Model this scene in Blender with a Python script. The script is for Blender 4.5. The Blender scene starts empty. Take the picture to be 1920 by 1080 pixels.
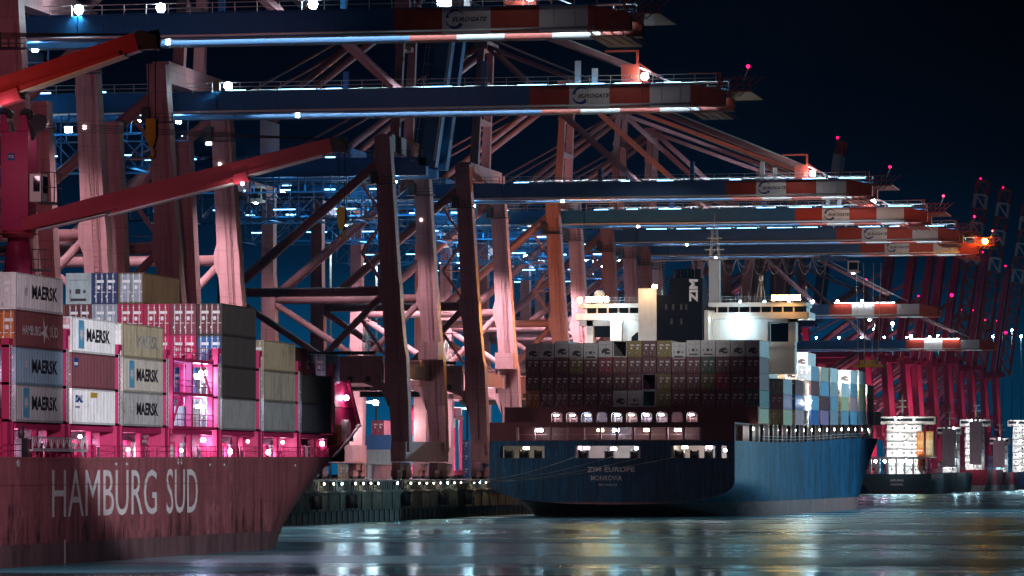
import bpy, bmesh, math, random
from mathutils import Vector, Matrix
random.seed(7)
sc = bpy.context.scene
COL = sc.collection
# ------------------------------------------------------------------ camera, sky, exposure
# World axes: +x points from the quay out over the water, +y runs along the quay away from the camera, z is up, water at 0.
F, HZ, YH = 7855.0, 7.3, 887.0                    # focal length in photo pixels, eye height, horizon row
TH = math.atan((2515 - 960) / F)
CT, ST = math.cos(TH), math.sin(TH)
cd = bpy.data.cameras.new('camera')
cam = bpy.data.objects.new('camera', cd); COL.objects.link(cam)
cam.location = (0, 0, HZ); cam.rotation_euler = (math.radians(90), 0, TH)
cd.sensor_width = 36; cd.lens = F / 1920 * 36; cd.shift_y = (YH - 540) / 1920
cd.clip_start = 1; cd.clip_end = 30000
sc.camera = cam
w = bpy.data.worlds.new('World'); sc.world = w; w.use_nodes = True
nt = w.node_tree; nt.nodes.clear()
out = nt.nodes.new('ShaderNodeOutputWorld'); bg = nt.nodes.new('ShaderNodeBackground')
nt.links.new(bg.outputs[0], out.inputs[0])
tc = nt.nodes.new('ShaderNodeTexCoord'); sep = nt.nodes.new('ShaderNodeSeparateXYZ'); nt.links.new(tc.outputs['Generated'], sep.inputs[0])
ramp = nt.nodes.new('ShaderNodeValToRGB'); nt.links.new(sep.outputs['Z'], ramp.inputs[0])       # night sky over a lit port: glow low down, navy above
r_ = ramp.color_ramp
r_.elements[0].position = 0.0; r_.elements[0].color = (.0012, .080, .190, 1)
r_.elements[1].position = 0.5; r_.elements[1].color = (.0002, .0006, .0030, 1)
for p_, c_ in ((.028, (.0005, .046, .120, 1)), (.050, (.0002, .0105, .032, 1)), (.074, (.0001, .0016, .0068, 1)), (.10, (.0001, .0005, .0026, 1))):
    e_ = r_.elements.new(p_); e_.color = c_
# the glow sits over the terminal; it thins out to the open river
rd = nt.nodes.new('ShaderNodeMath'); rd.operation = 'ARCTAN2'; nt.links.new(sep.outputs['X'], rd.inputs[0]); nt.links.new(sep.outputs['Y'], rd.inputs[1])
mr = nt.nodes.new('ShaderNodeMapRange'); nt.links.new(rd.outputs[0], mr.inputs[0])
mr.inputs[1].default_value = -.16; mr.inputs[2].default_value = -.06; mr.inputs[3].default_value = 1.0; mr.inputs[4].default_value = .24
mx = nt.nodes.new('ShaderNodeVectorMath'); mx.operation = 'SCALE'; nt.links.new(ramp.outputs[0], mx.inputs[0]); nt.links.new(mr.outputs[0], mx.inputs['Scale'])
sky = nt.nodes.new('ShaderNodeTexSky'); sky.sky_type = 'NISHITA'; sky.sun_disc = False
sky.sun_elevation = math.radians(-8); sky.sun_rotation = math.radians(200)
sk = nt.nodes.new('ShaderNodeVectorMath'); sk.operation = 'SCALE'; sk.inputs['Scale'].default_value = .02; nt.links.new(sky.outputs[0], sk.inputs[0])
ad = nt.nodes.new('ShaderNodeVectorMath'); nt.links.new(mx.outputs[0], ad.inputs[0]); nt.links.new(sk.outputs[0], ad.inputs[1])
nt.links.new(ad.outputs[0], bg.inputs[0]); bg.inputs[1].default_value = 1.0
sc.view_settings.view_transform = 'Standard'; sc.view_settings.look = 'None'; sc.view_settings.exposure = .2; sc.view_settings.gamma = 1
cy = sc.cycles
cy.max_bounces = 4; cy.diffuse_bounces = 2; cy.glossy_bounces = 3; cy.transmission_bounces = 2; cy.sample_clamp_indirect = 3.0; cy.sample_clamp_direct = 0
cy.caustics_reflective = False; cy.caustics_refractive = False; cy.use_denoising = True

# ------------------------------------------------------------------ pixel rays onto real planes (used to measure positions)
def on_r(px, py, r):
    k = (px - 960) / F; d = r / (k * CT - ST); return Vector((r, k * d * ST + d * CT, HZ + (YH - py) * d / F))
def on_s(px, py, s):
    k = (px - 960) / F; d = s / (k * ST + CT); return Vector((k * d * CT - d * ST, s, HZ + (YH - py) * d / F))

# ------------------------------------------------------------------ mesh builder
class MB:
    def __init__(self): self.v = []; self.f = []; self.m = []; self.sm = []; self.tf = None
    def add(self, vs, fs, m=0, smooth=False):
        o = len(self.v)
        self.v += [(self.tf @ Vector(p)) if self.tf else Vector(p) for p in vs]
        for f in fs: self.f.append([o + i for i in f]); self.m.append(m); self.sm.append(smooth)
    def box(self, x0, x1, y0, y1, z0, z1, m=0):
        self.add([(x0,y0,z0),(x1,y0,z0),(x1,y1,z0),(x0,y1,z0),(x0,y0,z1),(x1,y0,z1),(x1,y1,z1),(x0,y1,z1)],
                 [(3,2,1,0),(4,5,6,7),(0,1,5,4),(1,2,6,5),(2,3,7,6),(3,0,4,7)], m)
    def loft(self, rings, m=0, smooth=False, cap=True, closed=True):
        n = len(rings[0]); vs = [p for r in rings for p in r]; fs = []
        for i in range(len(rings) - 1):
            for j in range(n if closed else n - 1):
                a = i*n + j; b = i*n + (j+1) % n; fs.append((a, b, b + n, a + n))
        if cap: fs.append(tuple(range(n))[::-1]); fs.append(tuple((len(rings)-1)*n + j for j in range(n)))
        self.add(vs, fs, m, smooth)
    def frame(self, p0, p1):
        d = (Vector(p1) - Vector(p0)).normalized(); u = Vector((0,0,1)) if abs(d.z) < .98 else Vector((0,1,0))
        a = d.cross(u).normalized(); b = a.cross(d).normalized(); return a, b
    def beam(self, p0, p1, w, h, m=0, w1=None, h1=None):
        p0, p1 = Vector(p0), Vector(p1); a, b = self.frame(p0, p1); R = []
        for p, ww, hh in ((p0, w, h), (p1, w1 or w, h1 or h)):
            R.append([p - a*ww/2 - b*hh/2, p + a*ww/2 - b*hh/2, p + a*ww/2 + b*hh/2, p - a*ww/2 + b*hh/2])
        self.loft(R, m)
    def tube(self, p0, p1, r, m=0, n=8, r1=None):
        p0, p1 = Vector(p0), Vector(p1); a, b = self.frame(p0, p1); R = []
        for p, rr in ((p0, r), (p1, r if r1 is None else r1)):
            R.append([p + a*rr*math.cos(2*math.pi*k/n) + b*rr*math.sin(2*math.pi*k/n) for k in range(n)])
        o = len(self.f); self.loft(R, m, True)
        for k in (-1, -2): self.sm[k] = False
    def path(self, pts, r, m=0, n=5):
        for a, b in zip(pts, pts[1:]): self.tube(a, b, r, m, n)
    def ball(self, c, r, m=0, n=10, sz=1.0):
        c = Vector(c); R = []
        for i in range(1, 6):
            t = math.pi*i/6; R.append([c + Vector((r*math.sin(t)*math.cos(2*math.pi*k/n), r*math.sin(t)*math.sin(2*math.pi*k/n), -r*sz*math.cos(t))) for k in range(n)])
        self.loft(R, m, True)
    def prism(self, poly, axis, a, b, m=0):
        # poly is in the two other axes, extruded from a to b along axis
        def P(u, v, t): return (t, u, v) if axis == 0 else (u, t, v) if axis == 1 else (u, v, t)
        self.loft([[P(u, v, a) for u, v in poly], [P(u, v, b) for u, v in poly]], m)
    def build(self, name, mats, parent=None, loc=None, mesh_only=False):
        base = Vector(loc) if loc else (Vector(parent['_loc']) if parent is not None else Vector((0,0,0)))
        me = bpy.data.meshes.new(name)
        me.from_pydata([tuple(p - base) for p in self.v], [], self.f)
        for q in (mats if isinstance(mats, (list, tuple)) else [mats]): me.materials.append(q)
        me.polygons.foreach_set('material_index', self.m); me.polygons.foreach_set('use_smooth', self.sm)
        bm = bmesh.new(); bm.from_mesh(me); bmesh.ops.recalc_face_normals(bm, faces=bm.faces); bm.to_mesh(me); bm.free()
        if mesh_only: return me
        o = bpy.data.objects.new(name, me); COL.objects.link(o)
        if parent is not None:
            o.parent = parent; o['_loc'] = list(base)
        else: o.location = base; o['_loc'] = list(base)
        return o
def thing(name, label, cat, loc, group=None):
    o = bpy.data.objects.new(name, None); COL.objects.link(o); o.location = loc; o['_loc'] = list(loc); o.empty_display_size = .5
    return tag(o, label, cat, group)
def tag(o, label, cat, group=None):
    o['label'] = label; o['category'] = cat
    if group: o['group'] = group
    return o
def struct(o): o['kind'] = 'structure'; return o
ORD = 'first second third fourth fifth sixth seventh eighth ninth tenth eleventh twelfth thirteenth fourteenth fifteenth sixteenth seventeenth eighteenth nineteenth twentieth'.split()

# ------------------------------------------------------------------ materials
MAT = {}
def nodes_of(name):
    m = bpy.data.materials.new(name); m.use_nodes = True; t = m.node_tree; MAT[name] = m
    return m, t, t.nodes['Principled BSDF']
def mixc(t, fac, a, b, typ='MIX'):
    n = t.nodes.new('ShaderNodeMix'); n.data_type = 'RGBA'; n.blend_type = typ
    for sock, val in ((n.inputs[0], fac), (n.inputs[6], a), (n.inputs[7], b)):
        if hasattr(val, 'is_output'): t.links.new(val, sock)
        else: sock.default_value = val if isinstance(val, float) else (*val, 1)
    return n.outputs[2]
def noise(t, scale=(1,1,1), s=1.0, det=4, rough=.6, coord='Object', offset=None, rot=0):
    c = t.nodes.new('ShaderNodeTexCoord'); mp = t.nodes.new('ShaderNodeMapping'); mp.inputs['Scale'].default_value = scale; mp.inputs['Rotation'].default_value = (0, 0, rot)
    t.links.new(c.outputs[coord], mp.inputs[0])
    if offset: t.links.new(offset, mp.inputs['Location'])
    n = t.nodes.new('ShaderNodeTexNoise'); n.inputs['Scale'].default_value = s; n.inputs['Detail'].default_value = det; n.inputs['Roughness'].default_value = rough
    t.links.new(mp.outputs[0], n.inputs[0]); return n.outputs[0]
def rng(t, v, a, b, c=0.0, d=1.0):
    n = t.nodes.new('ShaderNodeMapRange'); t.links.new(v, n.inputs[0])
    for i, q in enumerate((a, b, c, d)): n.inputs[i+1].default_value = q
    return n.outputs[0]
def paint(name, col, rough=.5, dirt=.5, rust=(.06, .028, .018), streak=1.0, zband=None, plates=False, spec=.4, seams=0, wear=(.020, .014, .013), ys=1.0):
    m, t, b = nodes_of(name)
    c = mixc(t, rng(t, noise(t, (1,1,1), .35, 5), .35, .75), col, tuple(x*(1-.45*dirt) for x in col))
    c = mixc(t, rng(t, noise(t, (1.6,1.6,.12), 1.0*streak, 6, .7), .55, .80, 0, dirt), c, rust)
    if plates:
        tcn = t.nodes.new('ShaderNodeTexCoord'); mp = t.nodes.new('ShaderNodeMapping'); mp.inputs['Rotation'].default_value = (0, math.radians(90), math.radians(90))
        cmb = t.nodes.new('ShaderNodeSeparateXYZ'); t.links.new(tcn.outputs['Object'], cmb.inputs[0]); cb = t.nodes.new('ShaderNodeCombineXYZ')
        t.links.new(cmb.outputs['Y'], cb.inputs[0]); t.links.new(cmb.outputs['Z'], cb.inputs[1])
        br = t.nodes.new('ShaderNodeTexBrick'); br.inputs['Scale'].default_value = 1; br.inputs['Mortar Size'].default_value = .035; br.inputs['Brick Width'].default_value = 9; br.inputs['Row Height'].default_value = 2.3
        t.links.new(cb.outputs[0], br.inputs[0]); c = mixc(t, rng(t, br.outputs['Fac'], 0, 1, 0, .35), c, tuple(x*.4 for x in col))
        c = mixc(t, rng(t, noise(t, (1,.9*ys,.05), 1.3 if ys == 1 else 2.2, 8, .8), .40 if ys == 1 else .45, .62 if ys == 1 else .57, 0, .75 if ys == 1 else .9), c, tuple(x*(.34 if ys == 1 else .22) + .002 for x in col))
        c = mixc(t, rng(t, noise(t, (1,.35*ys,.22), .8, 8, .8), .54, .64, 0, .5), c, tuple(min(.5, x*1.5 + .03) for x in col))
        wn = noise(t, (1,.55*ys,.13), 1.0, 9, .84); g0 = t.nodes.new('ShaderNodeNewGeometry'); s0_ = t.nodes.new('ShaderNodeSeparateXYZ'); t.links.new(g0.outputs['Position'], s0_.inputs[0])
        sub = t.nodes.new('ShaderNodeMath'); t.links.new(wn, sub.inputs[0]); t.links.new(rng(t, s0_.outputs['Z'], 1.0, 7.5, .10, -.06), sub.inputs[1])
        c = mixc(t, rng(t, sub.outputs[0], .55, .63, 0, .88), c, wear)
    if seams:
        g1 = t.nodes.new('ShaderNodeTexCoord'); s1_ = t.nodes.new('ShaderNodeSeparateXYZ'); t.links.new(g1.outputs['Object'], s1_.inputs[0])
        dv = t.nodes.new('ShaderNodeMath'); dv.operation = 'MULTIPLY'; dv.inputs[1].default_value = 1/seams; t.links.new(s1_.outputs['Z'], dv.inputs[0])
        fr = t.nodes.new('ShaderNodeMath'); fr.operation = 'FRACT'; t.links.new(dv.outputs[0], fr.inputs[0])
        fl = t.nodes.new('ShaderNodeMath'); fl.operation = 'FLOOR'; t.links.new(dv.outputs[0], fl.inputs[0])
        wh = t.nodes.new('ShaderNodeTexWhiteNoise'); wh.noise_dimensions = '1D'; t.links.new(fl.outputs[0], wh.inputs['W'])
        c = mixc(t, rng(t, wh.outputs['Value'], 0, 1, 0, .22), c, tuple(x*.6 for x in col)); c = mixc(t, rng(t, fr.outputs[0], .035, .015, 0, .6), c, tuple(x*.3 for x in col))
        c = mixc(t, rng(t, noise(t, (2.2,2.2,.08), 1.0, 7, .75), .52, .66, 0, .65), c, (.10, .05, .045))
    if zband:
        z0, bc = zband
        g = t.nodes.new('ShaderNodeNewGeometry'); sp = t.nodes.new('ShaderNodeSeparateXYZ'); t.links.new(g.outputs['Position'], sp.inputs[0])
        c = mixc(t, rng(t, sp.outputs['Z'], z0 + .06, z0 - .06), c, mixc(t, rng(t, noise(t, (1,.5,.12), 1.2, 6, .7), .4, .7), bc, tuple(x*.35 for x in bc)))
    t.links.new(c, b.inputs['Base Color']); b.inputs['Roughness'].default_value = rough; b.inputs['Specular IOR Level'].default_value = spec
    bp = t.nodes.new('ShaderNodeBump'); bp.inputs['Strength'].default_value = .12; bp.inputs['Distance'].default_value = .1
    t.links.new(noise(t, (1,1,1), .6, 3), bp.inputs['Height']); t.links.new(bp.outputs[0], b.inputs['Normal'])
    return m
def emit(name, col, s):
    m, t, b = nodes_of(name); b.inputs['Base Color'].default_value = (.8,.8,.8,1); b.inputs['Emission Color'].default_value = (*col, 1); b.inputs['Emission Strength'].default_value = s
    return m
LEG = paint('crane_leg_paint', (.42, .205, .228), .55, .45, seams=3.1)
LEGD = paint('crane_brace_paint', (.36, .175, .195), .5, .45)
BLUE = paint('girder_blue_paint', (.006, .115, .30), .42, .35)
BRED = paint('band_red_paint', (.40, .045, .025), .5, .4)
BWHT = paint('band_white_paint', (.60, .58, .60), .5, .3)
STEEL = paint('galvanised_steel', (.42, .44, .46), .5, .4)
DARK = paint('dark_machinery_steel', (.035, .032, .038), .5, .4)
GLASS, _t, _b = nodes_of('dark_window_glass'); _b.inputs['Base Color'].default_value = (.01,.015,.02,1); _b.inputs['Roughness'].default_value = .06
FARRED = paint('far_crane_red_paint', (.50, .02, .10), .5, .3)
SHIPRED = paint('ship_deck_red_paint', (.40, .020, .098), .5, .35)
JIBRED = paint('jib_crane_red_paint', (.40, .035, .065), .42, .3)
HULLRED = paint('rusty_red_hull_paint', (.36, .115, .135), .5, .55, plates=True, zband=(1.75, (.15, .085, .095)))
HULLNAVY = paint('navy_hull_paint', (.004, .090, .195), .5, .5, plates=True, ys=.13, wear=(.006, .035, .06), zband=(2.5, (.34, .16, .15)))
MAROON = paint('maroon_deck_paint', (.11, .028, .032), .5, .4)
SHIPWHT = paint('white_superstructure_paint', (.66, .63, .60), .5, .3)
FUNNEL = paint('black_funnel_paint', (.008, .011, .020), .8, .2, rust=(.012, .012, .015), spec=.1)
YEL = paint('hook_yellow_paint', (.50, .33, .03), .5, .5)
CONC = paint('quay_concrete', (.17, .17, .16), .85, .8, rust=(.03, .032, .025))
QUAYW = paint('weathered_quay_wall', (.13, .14, .10), .85, 1.0, rust=(.025, .03, .02), plates=True)
PILE = paint('tarred_sheet_pile', (.035, .04, .04), .6, .8)
ASPH = paint('terminal_asphalt', (.06, .06, .062), .8, .5)
RUBBER = paint('black_rubber', (.015, .015, .016), .7, .2)
INK = paint('black_lettering_paint', (.02, .02, .03), .5, .2)
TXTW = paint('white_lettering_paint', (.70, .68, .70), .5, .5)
TXTG = paint('faded_grey_lettering_paint', (.40, .42, .44), .5, .4)
MBLUE = paint('logo_light_blue_paint', (.10, .38, .58), .5, .4)
DBLUE = paint('lettering_blue_paint', (.01, .05, .22), .5, .2)
ROPE = paint('mooring_rope_fibre', (.35, .36, .34), .8, .3)
FHULL = paint('far_dark_hull_paint', (.02, .055, .07), .5, .4, zband=(1.2, (.06, .025, .02)))
FHULLR = paint('far_red_hull_paint', (.33, .012, .045), .5, .4, zband=(2.4, (.5, .5, .5)))
FHULLB = paint('far_blue_hull_paint', (.012, .05, .16), .5, .4, zband=(1.2, (.05, .03, .05)))
ORANGE = paint('orange_lifeboat_paint', (.55, .12, .02), .5, .2)
L_W = emit('lamp_white', (.74, .93, 1.0), 130); L_C = emit('lamp_cool', (.46, .82, 1.0), 110); L_R = emit('lamp_red', (1.0, .0, .09), 5)
L_O = emit('lamp_sodium', (1.0, .50, .14), 110); L_Q = emit('lamp_quay', (1.0, .93, .70), 20); L_P = emit('lamp_pinkish', (1.0, .74, .88), 40); L_WIN = emit('lit_window', (1.0, .93, .85), 4.0)
L_S = emit('lamp_deck_white', (.92, .97, 1.0), 34); L_STRIP = emit('walkway_glow_tube', (.22, .62, 1.0), 9)
# container paint: the colour comes from the object, wear from noise that differs per object
def container_paint(name, dirty):
    m, t, b = nodes_of(name); oi = t.nodes.new('ShaderNodeObjectInfo')
    mul = t.nodes.new('ShaderNodeVectorMath'); mul.operation = 'SCALE'; mul.inputs[0].default_value = (37, 91, 53); t.links.new(oi.outputs['Random'], mul.inputs['Scale'])
    off = mul.outputs[0]
    c = mixc(t, rng(t, noise(t, (1,1,1), .7, 5, offset=off), .3, .75, 0, .5 + dirty*.3), oi.outputs['Color'], mixc(t, .55, oi.outputs['Color'], mixc(t, .35, oi.outputs['Color'], (.085, .065, .05))))
    c = mixc(t, rng(t, noise(t, (1,2.6,.16), 1.5, 8, .8, offset=off), .46, .66, 0, .25 + .5*dirty), c, mixc(t, .75, c, (.02, .016, .014)))
    c = mixc(t, rng(t, noise(t, (1,1.5,.10), 1.6, 7, .75, offset=off), .56, .70, 0, .35 + .6*dirty), c, (.055, .034, .022))
    c = mixc(t, rng(t, noise(t, (1,1,.6), 2.2, 7, .75, offset=off), .60, .70, 0, .2 + .6*dirty), c, (.022, .018, .016))
    t.links.new(c, b.inputs['Base Color']); b.inputs['Roughness'].default_value = .5
    return m
CONT = container_paint('container_paint', .42); CONTD = container_paint('weathered_container_paint', 1.0)
BARS = paint('locking_bar_zinc', (.58, .56, .58), .4, .3); BARSD = paint('dull_locking_bar', (.20, .13, .15), .5, .3)

# ------------------------------------------------------------------ lights of lamps in the scene, and unseen fill lights added to brighten it
def point(loc, power, col=(1,1,1), rad=.4, parent=None, name='lamp_or_fill_light'):
    l = bpy.data.lights.new(name, 'POINT'); l.energy = power; l.color = col; l.shadow_soft_size = rad
    o = bpy.data.objects.new(name, l); COL.objects.link(o)
    if parent is not None: o.parent = parent; o.location = Vector(loc) - Vector(parent['_loc'])
    else: o.location = loc
    return o
def spot(loc, target, power, col, ang=60, rad=.5, parent=None, blend=.6, name='lamp_or_fill_light'):
    l = bpy.data.lights.new(name, 'SPOT'); l.energy = power; l.color = col; l.shadow_soft_size = rad; l.spot_size = math.radians(ang); l.spot_blend = blend
    o = bpy.data.objects.new(name, l); COL.objects.link(o); d = Vector(target) - Vector(loc); o.rotation_euler = d.to_track_quat('-Z', 'Y').to_euler()
    if parent is not None: o.parent = parent; o.location = Vector(loc) - Vector(parent['_loc'])
    else: o.location = loc
    return o
def strip(loc, direction, along, length, width, power, col, parent, name='lamp_or_fill_light', spread=180):
    l = bpy.data.lights.new(name, 'AREA'); l.shape = 'RECTANGLE'; l.size = length; l.size_y = width; l.energy = power; l.color = col; l.spread = math.radians(spread)
    o = bpy.data.objects.new(name, l); COL.objects.link(o)
    z = -Vector(direction).normalized(); x = Vector(along).normalized(); y = z.cross(x)
    o.rotation_euler = Matrix((x, y, z)).transposed().to_euler(); o.parent = parent; o.location = Vector(loc) - Vector(parent['_loc'])
    return o

# ------------------------------------------------------------------ lettering
_T = {}
def text_geo(body, bold=0.0, shear=0.0, space=1.0):
    k = (body, bold, shear, space)
    if k in _T: return _T[k]
    cu = bpy.data.curves.new('tmp', 'FONT'); cu.body = body; cu.size = 1; cu.offset = bold; cu.shear = shear; cu.space_character = space; cu.resolution_u = 3
    ob = bpy.data.objects.new('tmp', cu); COL.objects.link(ob)
    dg = bpy.context.evaluated_depsgraph_get(); me = bpy.data.meshes.new_from_object(ob.evaluated_get(dg))
    bm = bmesh.new(); bm.from_mesh(me); bmesh.ops.triangulate(bm, faces=bm.faces)
    vs = [(v.co.x, v.co.y) for v in bm.verts]; bm.verts.index_update(); fs = [tuple(v.index for v in f.verts) for f in bm.faces]; bm.free()
    bpy.data.objects.remove(ob); bpy.data.curves.remove(cu); bpy.data.meshes.remove(me)
    x0 = min(v[0] for v in vs); x1 = max(v[0] for v in vs); y0 = min(v[1] for v in vs); y1 = max(v[1] for v in vs)
    _T[k] = ([((x-x0)/(x1-x0), (y-y0)/(y1-y0)) for x, y in vs], fs); return _T[k]
def put_text(mb, body, fn, m=0, bold=.02, shear=0, space=1.0, cuts=0):
    # fn maps u, v in 0..1 to a point
    vs, fs = text_geo(body, bold, shear, space)
    if cuts:
        bm = bmesh.new(); bv = [bm.verts.new((x, y, 0)) for x, y in vs]
        for f in fs:
            try: bm.faces.new([bv[i] for i in f])
            except ValueError: pass
        for ax, n in ((0, cuts), (1, 8)):
            for i in range(1, n):
                co = (i/n, 0, 0) if ax == 0 else (0, i/n, 0); no = (1,0,0) if ax == 0 else (0,1,0)
                bmesh.ops.bisect_plane(bm, geom=bm.verts[:] + bm.edges[:] + bm.faces[:], plane_co=co, plane_no=no)
        bm.verts.index_update(); vs = [(v.co.x, v.co.y) for v in bm.verts]; fs = [tuple(v.index for v in f.verts) for f in bm.faces]; bm.free()
    mb.add([fn(u, v) for u, v in vs], fs, m)
def star_poly(cx, cy, R, r, n=7, rot=0):
    return [(cx + (R if k % 2 == 0 else r)*math.sin(rot + math.pi*k/n), cy + (R if k % 2 == 0 else r)*math.cos(rot + math.pi*k/n)) for k in range(2*n)]
# ================================================================== SETTING
QZ, QE = 6.1, -142.5                                # quay height, quay edge
mb = MB(); mb.add([(-3000,-200,0),(3500,-200,0),(3500,9000,0),(-3000,9000,0)], [(0,1,2,3)])
WATER, t, b = nodes_of('river_water')
n1 = noise(t, (.0016, .026, 1), 1, 5, .62, rot=-TH); n2 = noise(t, (.03, .22, 1), 1, 2, .5, rot=-TH)
bp = t.nodes.new('ShaderNodeBump'); bp.inputs['Strength'].default_value = .5; bp.inputs['Distance'].default_value = 1.0; t.links.new(n1, bp.inputs['Height'])
bp2 = t.nodes.new('ShaderNodeBump'); bp2.inputs['Strength'].default_value = .10; bp2.inputs['Distance'].default_value = .06; t.links.new(n2, bp2.inputs['Height']); t.links.new(bp.outputs[0], bp2.inputs['Normal'])
# turbid, wind-roughened river: teal body colour under a glossy skin
df = t.nodes.new('ShaderNodeBsdfDiffuse'); df.inputs[0].default_value = (.06, .23, .29, 1)
gl = t.nodes.new('ShaderNodeBsdfGlossy'); gl.inputs[0].default_value = (.56, .84, .93, 1); t.links.new(rng(t, n1, .38, .62, .14, .42), gl.inputs['Roughness']); t.links.new(bp2.outputs[0], gl.inputs['Normal'])
ms = t.nodes.new('ShaderNodeMixShader'); t.links.new(rng(t, n1, .38, .62, .38, .9), ms.inputs[0]); t.links.new(df.outputs[0], ms.inputs[1]); t.links.new(gl.outputs[0], ms.inputs[2])
t.links.new(ms.outputs[0], t.nodes['Material Output'].inputs[0]); t.nodes.remove(b)
struct(mb.build('water', WATER))
QB = [(QE, 150), (QE, 1000), (QE - 24.5, 1400), (QE - 24.5, 3200)]          # the quay line bends back beyond the dark ship
mb = MB(); mb.prism([(x - .5, y) for x, y in QB] + [(-1400, 3200), (-1400, 150)], 2, 4.9, QZ); mb.prism([(x + .1, y) for x, y in QB] + [(-1400, 3200), (-1400, 150)], 2, -3, 4.7)
struct(mb.build('terminal_ground', ASPH))
# quay wall: parapet with ribs, ledge, stained concrete face, dark recess with sheet piles
qw = thing('quay_wall', 'weathered concrete quay wall with dark sheet piles between the red and the dark ship', 'wall', (QE, 600, 0))
mb = MB(); mb.box(QE - .5, QE + .02, 150, 1000, 4.75, QZ + .12)
for i in range(260): y = 470 + i*1.6; mb.box(QE + .02, QE + .14, y, y + .25, 4.78, QZ - .1)
mb.build('parapet', CONC, qw)
mb = MB(); mb.box(QE - .1, QE + .75, 150, 1000, 4.45, 4.75); mb.build('ledge', CONC, qw)
mb = MB(); mb.box(QE + .1, QE + .55, 150, 1000, 1.8, 4.45)
for i in range(60): y = 480 + i*6.8; mb.box(QE + .55, QE + .68, y, y + .4, 1.85, 4.4)
mb.build('face', QUAYW, qw)
mb = MB(); mb.box(QE - 1.2, QE - .9, 150, 1000, -3, 1.8)
for i in range(120): y = 480 + i*3.4; mb.box(QE - .9, QE + .25, y, y + .55, -3, 1.8)
mb.build('sheet_pile', PILE, qw)
mb = MB()
for (xa, ya), (xb_, yb_) in zip(QB[1:], QB[2:]): mb.beam((xa + .2, ya, 2.0), (xb_ + .2, yb_, 2.0), .6, 8.4)
mb.build('far_face', QUAYW, qw)
for i, px in enumerate((588, 655, 757, 825, 872)):
    p = on_r(px, 942, QE + .7); mb = MB(); mb.tube((p.x + .55, p.y, 2.2), (p.x + .55, p.y, 4.1), .75, 0, 12); mb.tube((p.x + .55, p.y, 4.1), (p.x + .1, p.y, 4.7), .06, 0)
    o = mb.build('fender', RUBBER, None, (p.x, p.y, 3))
    tag(o, f'black rubber fender hanging on the quay wall, {ORD[i]} from the red bow', 'fender', 'fenders on the quay wall')
lampx = (604, 622, 638, 663, 678, 692, 706, 742, 767, 783, 797, 810, 823, 836, 849, 861, 886, 897, 908)
for i, px in enumerate(lampx):
    p = on_r(px, 902, QE + .3); cool = i in (2, 7, 13, 17)
    th = thing('quay_lamp', f'small round {"cool white" if cool else "warm white"} lamp on the quay parapet, {ORD[i]} from the red bow', 'lamp', (p.x, p.y, 5.75), 'lamps along the quay parapet')
    mb = MB(); mb.tube((QE + .02, p.y, 5.75), (QE + .3, p.y, 5.75), .07, 0); mb.tube((QE + .3, p.y, 5.5), (QE + .3, p.y, 6.0), .30, 0, 10); mb.build('lamp_housing', DARK, th)
    mb = MB(); mb.ball((QE + .5, p.y, 5.75), .21, 0, 10); mb.build('lamp_glass', L_C if cool else L_Q, th)
    if i % 2 == 0: point((QE + 1.3, p.y, 5.5), 75, (.75,.9,1) if cool else (1,.93,.7), .3, th)

# ================================================================== HULL SHAPES
def smooth01(x): x = max(0, min(1, x)); return x*x*(3 - 2*x)
def hull_b(s, z, P):
    B, tip, rake, Lw, Ld, pw, pd, q, zt = P
    tt = max(0, min(z/zt, 1.0)); st = tip - rake*(1 - tt)**1.3; g = tt**q
    L = Lw + (Ld - Lw)*g; p = pw + (pd - pw)*g; u = (s - (st - L))/L
    return B if u <= 0 else (B*(1 - min(u, 1)**p))
def stem(z, P): return P[1] - P[2]*(1 - max(0, min(z/P[8], 1)))**1.3
def hull_mesh(P, rc, s0, ztop, zmin=-1.5, cols=70, rows=16, stern=None):
    mb = MB(); G = {}
    for side in (1, -1):
        R = []
        for i in range(cols + 1):
            v = 1 - (1 - i/cols)**1.6; sref = s0 + (P[1] - s0)*v; zt = ztop(sref); ring = []
            for j in range(rows + 1):
                z = zmin + (zt - zmin)*j/rows; s = s0 + (stem(z, P) - s0)*v
                zz = z; bb = hull_b(s, z, P)
                if stern:
                    zb, k = stern(s)
                    if zz < zb: zz = zb
                    zc = 6.2
                    if zz < zc: bb *= max(0, 1 - ((zc - zz)/(zc - zb + 1e-6))**k)**(1/k) if zb > -7.9 or True else 1
                if i == cols: bb = 0
                ring.append((rc + side*bb, s, zz))
            R.append(ring)
        mb.loft(R, 0, True, False, False)
    return mb
# ================================================================== RED SHIP (near left)
S1C, S1B = -120.75, 20.25
P1 = (S1B, 451.25, 6.56, 58.54, 31.65, 1.488, 2.765, 1.868, 12.0)
def z1(s): return 8.55 + .35*smooth01((s - 305)/110) + (3.35*smooth01((s - 420)/7))
red = thing('container_ship', 'rusty red container ship with tall white letters along its hull', 'ship', (S1C, 330, 0))
hull_mesh(P1, S1C, 190, z1).build('hull', HULLRED, red)
mb = MB(); mb.box(S1C - 19.9, S1C + 19.9, 190, 414, 8.0, 8.3)
mb.add([(S1C + d*hull_b(s, 8, P1)*.97, s, 8.3) for s in (414, 424, 434, 442, 448) for d in (-1, 1)], [(0,1,3,2),(2,3,5,4),(4,5,7,6),(6,7,9,8)]); mb.build('deck', SHIPRED, red)
def on_hull1(s, z, off=.03): return (S1C + hull_b(s, z, P1) + off, s, z)
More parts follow.
